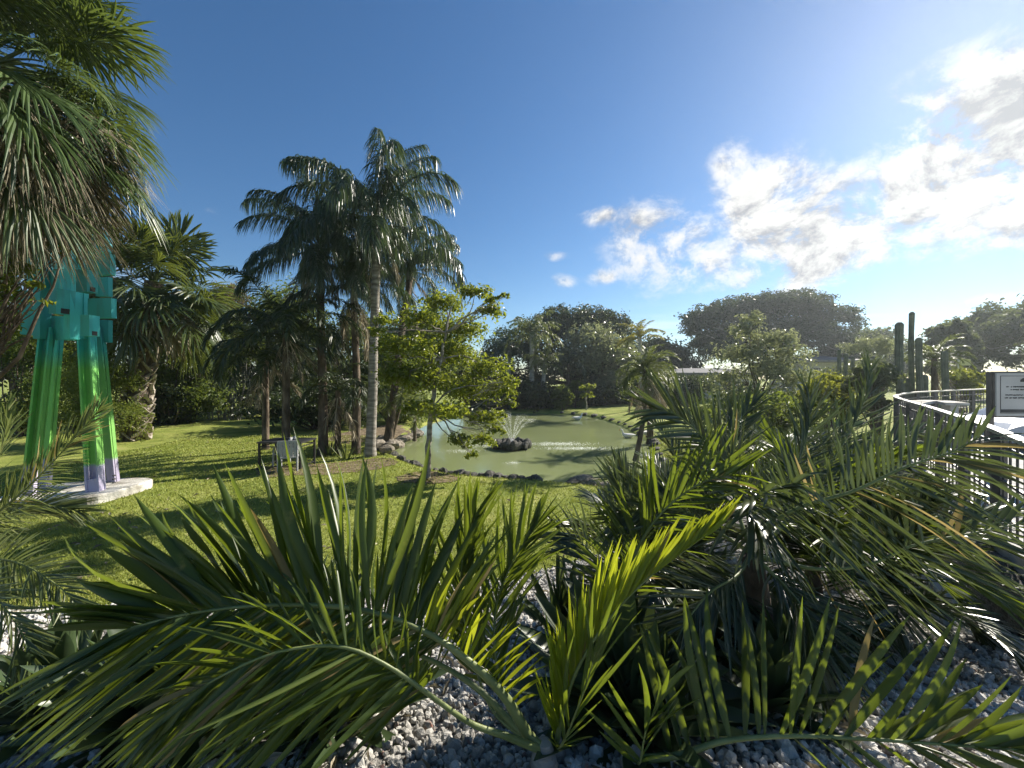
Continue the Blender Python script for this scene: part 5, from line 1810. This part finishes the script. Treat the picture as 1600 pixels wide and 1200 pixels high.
# ------------------------------------------------------------------ foreground palms
def leaflet_mesh(b, d, L, w, droop, r, twist, segs=7, rnd=.5, curl=0.0):
    u = np.linspace(0, 1, segs + 1)[:, None]
    side = nrm(np.cross(d, [0, 0, 1.0]) + 1e-6)
    path = b + d * L * u * (1 - .2 * droop * u) + np.array([0, 0, -1.0]) * L * droop * u ** 2.2 * .8 + side * curl * L * np.sin(u * 2.6)
    T = nrm(np.gradient(path, axis=0))
    S = nrm(np.cross(T, np.asarray(twist)))
    Nn = np.cross(S, T)
    ww = w * .5 * np.interp(u[:, 0], [0, .06, .2, .5, .8, .95, 1], [.35, .6, .92, 1, .62, .2, .02])[:, None]
    V = np.stack([path - S * ww + Nn * ww * .5, path - Nn * ww * .08, path + S * ww + Nn * ww * .5], 1).reshape(-1, 3)
    i = np.arange(segs) * 3
    q = np.concatenate([np.stack([i, i + 1, i + 4, i + 3], -1), np.stack([i + 1, i + 2, i + 5, i + 4], -1)])
    return V, q


def near_frond(palm, pts, n, sides, mat, seed, rad=.02, split=True, world=False, start=.15):
    """A foreground frond along pixel+depth points. `sides`: list of dicts with dir, L, w, droop, a0, a1, u0, u1."""
    r = np.random.default_rng(seed)
    ctl = np.array([P(*p) for p in pts]) if not world else np.asarray(pts, float)
    path = catmull(ctl, 60)
    s = np.r_[0, np.cumsum(np.linalg.norm(np.diff(path, axis=0), axis=1))]
    s /= s[-1]
    T = nrm(np.gradient(path, axis=0))
    m_ = MB()
    m_.tube(path[::2], np.interp(s[::2], [0, .3, 1], [rad, rad * .55, rad * .16]), 8, cap=False)
    fro = m_.build('frond', MAT['rachis'], palm, True)
    soup = MB()
    for sd in sides:
        u0, u1 = sd.get('u0', start), sd.get('u1', 1.)
        for k in range(sd.get('n', n)):
            u = u0 + (u1 - u0) * (k + r.uniform(-.35, .35)) / sd.get('n', n)
            u = min(max(u, 0), .998)
            b = np.array([np.interp(u, s, path[:, q]) for q in range(3)])
            t_ = nrm(np.array([np.interp(u, s, T[:, q]) for q in range(3)]))
            f = (u - u0) / (u1 - u0)
            al = math.radians(np.interp(f, [0, 1], [sd['a0'], sd['a1']]) + r.normal(0, sd.get('aj', 6.5)))
            dv = nrm(np.asarray(sd['dir'], float) + r.normal(0, sd.get('jit', .12), 3))
            dv = nrm(dv - t_ * (dv @ t_))
            d = nrm(math.cos(al) * t_ + math.sin(al) * dv)
            Ls = sd['L'] * np.interp(f, [0, .12, .4, .75, 1], sd.get('prof', [.6, .85, 1, .85, .5])) * r.uniform(.68, 1.14)
            tw = nrm(np.cross(t_, dv) * sd.get('tw', .5) + nrm(np.array([-.1, -.5, 1.0])) * (1 - sd.get('tw', .5)) + r.normal(0, .25, 3))
            V, q = leaflet_mesh(b, d, Ls, sd['w'] * r.uniform(.75, 1.15), sd['droop'] * r.uniform(.6, 1.3), r, tw, rnd=.5, curl=r.normal(0, .05))
            c0 = float(np.clip(r.normal(.42, .22), 0, .75))
            c = np.full(len(V), c0)
            c[1::3] += .24                       # paler midrib
            if split:
                MB().add(V, q, c).build('leaflet', MAT['dry' if r.random() < .035 else sd.get('mat', mat)], fro, True)
            else:
                soup.add(V, q, c)
    if not split and soup.n:
        soup.build('leaflets', MAT[mat], fro, True)
    return fro


def bed_z(x, y):
    return float(bed_height(np.array([x]), np.array([y]))[0])


# --- palm whose large frond sweeps over the lower left
b = P(850, 1240, 1.72)
b[2] = bed_z(b[0], b[1])
palm = thing('bottle_palm', 'young feather palm whose large glossy frond sweeps left across the gravel', 'palm tree', b)
MB().tube(np.array([b - [0, 0, .05], b + [0, 0, .05], b + [0, 0, .1], b + [0, 0, .14]]), [.07, .06, .045, .03], 10).build('trunk', MAT['bark_grey'], palm, True)
B0 = tuple(b + [-.01, 0, .4])


def w2p(v):                       # world point back to (x, y, depth)
    return ((v[0] / v[1]) * F + CX, HY + (EYE - v[2]) / v[1] * F, v[1])


base_px = w2p(b + np.array([0, 0, .1]))
near_frond(palm, [base_px, (826, 1150, 1.72), (790, 1090, 1.71), (735, 1035, 1.7), (660, 985, 1.68), (560, 952, 1.66), (430, 945, 1.63), (300, 958, 1.6), (190, 985, 1.56)], 40, [
    dict(dir=(.10, .45, .9), L=.70, w=.046, droop=.06, a0=96, a1=18, u0=.34, u1=.99, jit=.12, n=82, tw=.55, prof=[.75, 1, 1.05, .95, .5]),
    dict(dir=(-.15, -.40, -.85), L=.74, w=.026, droop=.10, a0=62, a1=15, u0=.34, u1=.99, jit=.27, n=84, tw=.4, prof=[.5, .9, 1.1, 1., .55]),
    dict(dir=(.75, .15, .62), L=.30, w=.026, droop=.15, a0=92, a1=75, u0=.12, u1=.40, jit=.10, n=26, tw=.6, prof=[.55, .8, 1, 1, 1], mat='front_y')],
    'front', 201, .026)
near_frond(palm, [base_px, (790, 1150, 1.62), (735, 1130, 1.56), (670, 1085, 1.5), (605, 1040, 1.46), (530, 1010, 1.42), (430, 1020, 1.36), (330, 1065, 1.3), (250, 1120, 1.25)], 36, [
    dict(dir=(-.1, -.35, -.9), L=.5, w=.019, droop=.12, a0=60, a1=15, u0=.42, u1=.99, jit=.3, n=66, tw=.4),
    dict(dir=(-.2, .55, .65), L=.42, w=.02, droop=.25, a0=70, a1=18, u0=.45, u1=.99, jit=.2, n=34, tw=.4)],
    'front', 202, .018)
near_frond(palm, [base_px, (800, 1130, 1.8), (745, 1075, 1.85), (670, 1030, 1.9), (580, 1000, 1.92), (470, 1000, 1.92), (360, 1030, 1.9), (260, 1085, 1.86)], 40, [
    dict(dir=(-.1, -.3, -.9), L=.6, w=.03, droop=.1, a0=66, a1=18, u0=.3, u1=.99, jit=.22, n=60, tw=.4),
    dict(dir=(.05, .4, .9), L=.5, w=.034, droop=.08, a0=90, a1=22, u0=.3, u1=.99, jit=.16, n=52, tw=.5)],
    'front', 204, .02, split=False)
near_frond(palm, [base_px, (800, 1120, 1.9), (775, 1030, 2.0), (775, 950, 2.08), (800, 880, 2.12), (835, 825, 2.14)], 40, [
    dict(dir=(-.7, .2, .6), L=.46, w=.024, droop=.03, a0=44, a1=14, u0=.3, jit=.12, n=40, tw=.6),
    dict(dir=(.7, .1, .4), L=.46, w=.024, droop=.05, a0=44, a1=14, u0=.3, jit=.12, n=40, tw=.6)], 'front', 205, .014, split=False)
# upright new spear leaves and a right hand frond of the same palm
near_frond(palm, [base_px, (770, 1110, 1.85), (735, 1010, 1.95), (720, 930, 2.0), (725, 860, 2.02), (745, 800, 2.0)], 26, [
    dict(dir=(-.8, .2, .5), L=.42, w=.026, droop=.02, a0=32, a1=12, u0=.35, jit=.1, n=24, tw=.7),
    dict(dir=(.8, .2, .5), L=.42, w=.022, droop=.02, a0=32, a1=12, u0=.35, jit=.1, n=30, tw=.7)], 'front', 203, .012, split=False)

# --- palm with the bright back-lit frond in the middle
b = P(868, 1225, 1.80)
b[2] = bed_z(b[0], b[1])
palm = thing('bottle_palm', 'young feather palm with a bright yellow green backlit frond in the middle', 'palm tree', b)
MB().tube(np.array([b - [0, 0, .05], b + [0, 0, .05], b + [0, 0, .1]]), [.05, .045, .03], 10).build('trunk', MAT['bark_grey'], palm, True)
bp = w2p(b + np.array([0, 0, .06]))
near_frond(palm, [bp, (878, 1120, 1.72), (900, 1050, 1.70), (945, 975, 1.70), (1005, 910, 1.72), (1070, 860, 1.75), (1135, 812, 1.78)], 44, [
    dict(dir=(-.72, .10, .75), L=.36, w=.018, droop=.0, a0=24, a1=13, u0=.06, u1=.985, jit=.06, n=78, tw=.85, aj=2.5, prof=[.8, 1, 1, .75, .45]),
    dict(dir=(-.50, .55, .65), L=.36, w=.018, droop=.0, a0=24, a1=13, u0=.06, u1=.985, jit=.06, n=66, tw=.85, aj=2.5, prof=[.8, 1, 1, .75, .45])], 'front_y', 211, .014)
near_frond(palm, [bp, (880, 1160, 1.6), (905, 1100, 1.55), (925, 1040, 1.52), (935, 990, 1.5)], 14, [
    dict(dir=(-.9, 0, .3), L=.42, w=.018, droop=.02, a0=18, a1=8, u0=.1, jit=.1, n=10, tw=.7),
    dict(dir=(.9, 0, .3), L=.42, w=.018, droop=.02, a0=22, a1=8, u0=.1, jit=.1, n=10, tw=.7)], 'front', 212, .009)

# --- frond along the lower right
b = P(985, 1240, 1.72)
b[2] = bed_z(b[0], b[1])
palm = thing('bottle_palm', 'low feather palm whose spotted frond lies along the lower right edge', 'palm tree', b)
MB().tube(np.array([b - [0, 0, .05], b + [0, 0, .05], b + [.03, 0, .1]]), [.05, .045, .025], 10).build('trunk', MAT['bark_grey'], palm, True)
bp = w2p(b + np.array([.02, 0, .06]))
near_frond(palm, [bp, (1060, 1180, 1.68), (1130, 1158, 1.66), (1230, 1150, 1.62), (1340, 1154, 1.57), (1460, 1162, 1.52), (1570, 1170, 1.48), (1660, 1178, 1.46)], 26, [
    dict(dir=(.05, .35, .95), L=.58, w=.034, droop=.05, a0=86, a1=18, u0=.10, u1=.9, jit=.14, n=28, tw=.6, aj=6, prof=[.85, 1, 1, .95, .8]),
    dict(dir=(.1, -.6, -.4), L=.50, w=.040, droop=.10, a0=50, a1=8, u0=.42, u1=.99, jit=.12, n=13, tw=.5, aj=5),
    dict(dir=(.1, .5, .2), L=.55, w=.045, droop=.03, a0=35, a1=6, u0=.6, u1=.99, jit=.1, n=9, tw=.5, aj=4)], 'front', 221, .018)
near_frond(palm, [bp, (1000, 1190, 1.6), (1010, 1140, 1.55), (1035, 1085, 1.52)], 8, [
    dict(dir=(.7, 0, .5), L=.34, w=.022, droop=.05, a0=34, a1=15, u0=.1, jit=.15, n=7, tw=.6),
    dict(dir=(-.9, 0, .5), L=.36, w=.022, droop=.05, a0=40, a1=15, u0=.1, jit=.15, n=8, tw=.6)], 'front', 222, .009)

# --- dark palm in the middle distance of the bed
b = P(975, 1050, 2.6)
b[2] = bed_z(b[0], b[1])
palm = thing('bottle_palm', 'dark feather palm between the lawn and the bright backlit frond', 'palm tree', b)
top = P(975, 985, 2.6)
MB().tube(np.array([b - [0, 0, .05], (b + top) / 2, top]), [.08, .06, .04], 10).build('trunk', MAT['bark_brown'], palm, True)
tp = (975, 985, 2.6)
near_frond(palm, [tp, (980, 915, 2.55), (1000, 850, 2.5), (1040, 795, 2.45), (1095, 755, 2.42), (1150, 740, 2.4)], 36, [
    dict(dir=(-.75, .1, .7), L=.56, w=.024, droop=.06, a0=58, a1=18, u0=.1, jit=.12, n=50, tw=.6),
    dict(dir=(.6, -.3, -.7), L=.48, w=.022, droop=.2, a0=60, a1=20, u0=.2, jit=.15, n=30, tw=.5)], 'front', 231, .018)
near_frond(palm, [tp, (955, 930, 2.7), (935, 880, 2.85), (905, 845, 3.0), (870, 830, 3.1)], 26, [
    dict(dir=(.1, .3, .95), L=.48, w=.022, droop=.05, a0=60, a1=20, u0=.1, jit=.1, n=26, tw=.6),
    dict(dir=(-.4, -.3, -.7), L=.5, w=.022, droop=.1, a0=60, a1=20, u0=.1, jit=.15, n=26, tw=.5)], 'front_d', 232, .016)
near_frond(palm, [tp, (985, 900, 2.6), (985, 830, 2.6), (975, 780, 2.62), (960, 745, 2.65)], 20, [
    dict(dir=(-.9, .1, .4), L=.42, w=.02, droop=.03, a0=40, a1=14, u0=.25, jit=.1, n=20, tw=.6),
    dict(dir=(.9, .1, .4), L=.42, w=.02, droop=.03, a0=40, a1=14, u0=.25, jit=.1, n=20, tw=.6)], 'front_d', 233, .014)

# --- large palm on the right
b = P(1190, 960, 2.95)
b[2] = bed_z(b[0], b[1])
palm = thing('bottle_palm', 'large dark feather palm with arching fronds in front of the railing', 'palm tree', b)
top = P(1175, 865, 2.6)
MB().tube(np.array([b - [0, 0, .05], b + (top - b) * .5, top]), [.11, .09, .06], 12).build('trunk', MAT['bark_brown'], palm, True)
tp = (1175, 865, 2.6)
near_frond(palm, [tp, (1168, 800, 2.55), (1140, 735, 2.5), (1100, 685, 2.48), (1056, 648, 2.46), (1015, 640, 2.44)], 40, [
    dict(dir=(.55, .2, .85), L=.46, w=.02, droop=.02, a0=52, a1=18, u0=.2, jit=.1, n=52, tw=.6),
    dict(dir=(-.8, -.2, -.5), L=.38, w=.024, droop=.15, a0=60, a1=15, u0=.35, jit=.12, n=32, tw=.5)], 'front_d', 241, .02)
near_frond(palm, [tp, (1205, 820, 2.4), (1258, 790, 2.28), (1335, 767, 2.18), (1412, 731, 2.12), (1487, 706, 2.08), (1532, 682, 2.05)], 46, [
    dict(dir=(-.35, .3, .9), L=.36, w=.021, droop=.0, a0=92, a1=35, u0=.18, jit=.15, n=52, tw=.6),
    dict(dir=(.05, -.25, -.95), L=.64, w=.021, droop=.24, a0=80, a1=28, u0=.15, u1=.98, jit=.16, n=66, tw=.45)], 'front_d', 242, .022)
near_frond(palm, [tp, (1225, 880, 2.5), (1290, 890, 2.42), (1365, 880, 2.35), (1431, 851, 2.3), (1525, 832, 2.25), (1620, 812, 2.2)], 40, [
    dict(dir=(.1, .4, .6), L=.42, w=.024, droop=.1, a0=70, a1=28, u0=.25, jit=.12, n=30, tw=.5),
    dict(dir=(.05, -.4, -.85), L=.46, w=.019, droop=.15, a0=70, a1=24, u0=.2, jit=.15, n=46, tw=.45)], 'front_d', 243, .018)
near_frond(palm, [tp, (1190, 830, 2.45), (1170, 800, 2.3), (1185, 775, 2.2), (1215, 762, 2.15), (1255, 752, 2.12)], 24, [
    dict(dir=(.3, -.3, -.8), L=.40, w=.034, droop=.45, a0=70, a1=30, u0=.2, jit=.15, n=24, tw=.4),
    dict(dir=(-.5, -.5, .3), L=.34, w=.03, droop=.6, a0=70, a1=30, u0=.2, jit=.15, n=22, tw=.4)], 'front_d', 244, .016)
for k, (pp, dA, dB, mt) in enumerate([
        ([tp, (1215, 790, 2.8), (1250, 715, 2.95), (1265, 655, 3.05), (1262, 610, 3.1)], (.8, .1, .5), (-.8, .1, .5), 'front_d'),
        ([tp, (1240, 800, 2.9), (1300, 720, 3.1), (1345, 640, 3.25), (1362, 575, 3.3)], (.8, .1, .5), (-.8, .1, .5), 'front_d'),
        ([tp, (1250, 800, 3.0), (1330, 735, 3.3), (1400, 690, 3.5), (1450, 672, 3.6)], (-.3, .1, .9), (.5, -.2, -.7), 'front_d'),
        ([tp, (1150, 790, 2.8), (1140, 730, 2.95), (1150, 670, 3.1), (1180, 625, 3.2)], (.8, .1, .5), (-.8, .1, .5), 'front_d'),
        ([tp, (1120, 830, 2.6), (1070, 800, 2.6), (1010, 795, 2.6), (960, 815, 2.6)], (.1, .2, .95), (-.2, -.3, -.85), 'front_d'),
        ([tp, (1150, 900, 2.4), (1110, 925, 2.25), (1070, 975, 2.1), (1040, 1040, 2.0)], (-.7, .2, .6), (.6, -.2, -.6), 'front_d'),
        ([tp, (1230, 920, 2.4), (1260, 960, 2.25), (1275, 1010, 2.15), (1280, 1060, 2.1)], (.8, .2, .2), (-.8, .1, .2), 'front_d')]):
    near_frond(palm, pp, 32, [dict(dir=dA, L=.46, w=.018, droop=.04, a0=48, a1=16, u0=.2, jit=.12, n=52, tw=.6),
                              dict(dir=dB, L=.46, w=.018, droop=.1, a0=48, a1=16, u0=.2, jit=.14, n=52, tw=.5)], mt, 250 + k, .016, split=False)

# --- further big palms by the wall, thickening the right side
def wall_palm(x, d, h, n, seed, lab, L=1.3, mat='front_d', sc=(.85, 1.15)):
    bb = P(x, 700, d)
    bb[2] = bed_z(bb[0], bb[1])
    pl = thing('bottle_palm', lab, 'palm tree', bb)
    MB().tube(np.array([bb - [0, 0, .05], bb + [0, 0, h * .5], bb + [0, 0, h]]), [.1, .08, .05], 10).build('trunk', MAT['bark_brown'], pl, True)
    fr = [feather_frond(seed + i, L, e, bd, 62, .5, .019, .2, 58, 18, .3, .09, MAT[mat], .14, .017, 5) for i, (e, bd) in enumerate([(84, 30), (70, 55), (55, 75), (38, 85), (18, 80)])]
    crown_at(pl, bb + [0, 0, h], fr, np.random.default_rng(seed + 9), n, .1, sc)


wall_palm(1375, 3.2, .3, 14, 600, 'dark low feather palm close to the wall beside the kerb', .95)
wall_palm(1270, 3.6, .55, 15, 640, 'feather palm directly behind the large dark palm', mat='front')
wall_palm(1010, 3.6, .45, 14, 660, 'low feather palm beside the lawn edge behind the dark one', 1.0)

# --- more fan-like young palms deeper in the bed, towards the railing
for k, (x, d, h, lab) in enumerate([(1090, 4.6, 1.0, 'feather palm at the back of the bed left of the large dark palm'), (1310, 4.6, 1.05, 'feather palm deep in the bed between the large palm and the railing'),
                                    (1235, 6.2, 1.1, 'far feather palm of the bed below the silvery tree')]):
    bb = P(x, 700, d)
    bb[2] = bed_z(bb[0], bb[1])
    pl = thing('bottle_palm', lab, 'palm tree', bb)
    MB().tube(np.array([bb - [0, 0, .05], bb + [0, 0, h * .4], bb + [0, 0, h * .8]]), [.11, .09, .05], 10).build('trunk', MAT['bark_grey'], pl, True)
    fr = [feather_frond(500 + 10 * k + i, 1.25, e, bd, 56, .44, .019, .14, 55, 18, .35, .08, MAT['front_d'], .15, .016, 5) for i, (e, bd) in enumerate([(82, 35), (68, 55), (52, 70), (34, 75)])]
    crown_at(pl, bb + [0, 0, h * .75], fr, np.random.default_rng(510 + k), 15, .1, (.85, 1.1))

# --- agaves
rosette('agave', 'dark broad leaved agave behind the bright backlit frond', 960, 1090, 2.2, 46, .74, .15, 301, MAT['agave'], 'agaves in the gravel', z=bed_z(*P(950, 1100, 2.25)[:2]) + .02, spread_deg=(8, 78))
rosette('agave', 'dark agave under the large palm on the right', 1105, 950, 3.0, 42, .7, .11, 302, MAT['agave'], 'agaves in the gravel', z=bed_z(*P(1105, 950, 3.0)[:2]) + .02, spread_deg=(8, 80))
rosette('agave', 'broad leaved agave hidden behind the sweeping frond on the left', 440, 1040, 2.4, 44, .78, .13, 303, MAT['agave'], 'agaves in the gravel', z=bed_z(*P(440, 1040, 2.4)[:2]) + .02, spread_deg=(6, 75))
rosette('agave', 'shaded agave at the bottom left under the sweeping frond', 260, 1190, 2.0, 44, .66, .13, 304, MAT['agave'], 'agaves in the gravel', z=bed_z(*P(260, 1190, 2.0)[:2]) + .02, spread_deg=(10, 80))
rosette('agave', 'dark agave at the bottom between the two curved leaf stalks', 540, 1210, 2.05, 40, .52, .11, 306, MAT['agave'], 'agaves in the gravel', z=bed_z(*P(540, 1210, 2.05)[:2]) + .02, spread_deg=(10, 82))
rosette('agave', 'dark agave below the arching fronds of the large right palm', 1225, 1010, 2.6, 36, .5, .09, 307, MAT['agave'], 'agaves in the gravel', z=bed_z(*P(1225, 1010, 2.6)[:2]) + .02, spread_deg=(10, 82))
rosette('agave', 'dark agave in the lower left corner', 90, 1150, 2.1, 40, .55, .11, 308, MAT['agave'], 'agaves in the gravel', z=bed_z(*P(90, 1150, 2.1)[:2]) + .02, spread_deg=(10, 82))
rosette('agave', 'dark agave at the bottom centre right of the backlit frond', 1010, 1210, 1.95, 40, .5, .12, 309, MAT['agave'], 'agaves in the gravel', z=bed_z(*P(1010, 1210, 1.95)[:2]) + .02, spread_deg=(10, 82))
rosette('agave', 'dark spreading agave under the spotted frond at the lower right', 1200, 1130, 2.15, 36, .42, .10, 310, MAT['agave'], 'agaves in the gravel', z=bed_z(*P(1200, 1130, 2.15)[:2]) + .02, spread_deg=(10, 82))
rosette('agave', 'upright agave in front of the lawn edge at the centre', 880, 1010, 3.1, 26, .62, .075, 305, MAT['agave'], 'agaves in the gravel', z=bed_z(*P(880, 1010, 3.1)[:2]) + .02, spread_deg=(5, 60))

# --- pygmy date palm at the left edge
b = P(-60, 980, 2.45)
b[2] = bed_z(b[0], b[1])
palm = thing('pygmy_date_palm', 'fine leaved date palm reaching in from the left edge below the sculpture', 'palm tree', b)
top = P(-70, 860, 2.4)
MB().tube(np.array([b - [0, 0, .05], b + (top - b) * .5, top]), [.1, .09, .07], 10).build('trunk', MAT['bark_brown'], palm, True)
tp = (-70, 860, 2.4)
rob = dict(w=.013, aj=5)
near_frond(palm, [tp, (-20, 815, 2.38), (45, 760, 2.35), (100, 703, 2.32), (155, 640, 2.3)], 50, [
    dict(dir=(-.55, .1, .75), L=.25, droop=.03, a0=50, a1=20, u0=.08, jit=.12, n=90, tw=.6, **rob),
    dict(dir=(.6, -.1, -.65), L=.30, droop=.10, a0=52, a1=18, u0=.08, jit=.16, n=90, tw=.5, **rob)], 'rob', 261, .012)
for k, pp in enumerate([[tp, (-30, 870, 2.2), (30, 880, 2.1), (90, 915, 2.05), (140, 965, 2.0)], [tp, (-50, 800, 2.3), (-20, 740, 2.25), (5, 690, 2.2), (10, 640, 2.2)],
                        [tp, (-40, 900, 2.1), (0, 940, 2.0), (40, 1000, 1.95), (60, 1070, 1.9)], [tp, (-30, 830, 2.6), (20, 800, 2.75), (70, 790, 2.85), (130, 800, 2.95)]]):
    near_frond(palm, pp, 44, [dict(dir=(.1, .3, .9), L=.27, droop=.08, a0=55, a1=20, u0=.1, jit=.18, n=70, tw=.5, **rob),
                              dict(dir=(.1, -.5, -.7), L=.27, droop=.15, a0=55, a1=20, u0=.1, jit=.18, n=70, tw=.5, **rob)], 'rob', 262 + k, .011, split=False)


# ------------------------------------------------------------------ fallen leaves
def litter():
    r = np.random.default_rng(900)
    for nm, n, lab, reg in (('fallen_leaves', 420, 'dry fallen leaflets lying on the white gravel', 'bed'), ('fallen_leaves', 520, 'scattered dry leaves on the lawn', 'lawn')):
        m_ = MB()
        if reg == 'bed':
            Y = r.uniform(1.6, 5.0, n * 2)
            X = r.uniform(-1, 1, n * 2) * Y * 1.3
            ok = (sdf(X, Y, BED) > .1) & (X < 3.2)
            X, Y = X[ok][:n], Y[ok][:n]
            Z = bed_height(X, Y) + .045
            size = r.uniform(.04, .16, len(X))
            asp = .14
        else:
            Y = 5 + 18 * r.random(n * 3) ** 1.2
            X = r.uniform(-1, .35, n * 3) * Y * 1.2
            ok = (sdf(X, Y, BED) < -.05) & (sdf(X, Y, POND) < -.25)
            X, Y = X[ok][:n], Y[ok][:n]
            Z = height(X, Y) + .045
            size = r.uniform(.05, .13, len(X))
            asp = .45
        Nn = np.array([0, 0, 1.0]) + r.normal(0, .25, (len(X), 3))
        leaf_soup(m_, np.stack([X, Y, Z], -1), Nn, size, r, asp)
        tag(m_.build(nm, MAT['dead']), lab, 'leaves', kind='stuff')


litter()


# ------------------------------------------------------------------ scattering volume added to echo lens glare
def glare_haze():
    m_, nt, out = mat_base('glare_haze')
    v = nt.nodes.new('ShaderNodeVolumePrincipled')
    v.inputs['Color'].default_value = (0.84, 0.93, 1.0, 1)
    v.inputs['Density'].default_value = 0.00075
    v.inputs['Anisotropy'].default_value = 0.66
    nt.links.new(v.outputs[0], out.inputs['Volume'])
    o = MB().box((0, 30, 9), (220, 150, 24)).build('glare_haze', m_)
    tag(o, 'thin scattering volume added over the garden to echo lens glare', 'glare_haze', kind='stuff')


glare_haze()
SC.cycles.volume_bounces = 0
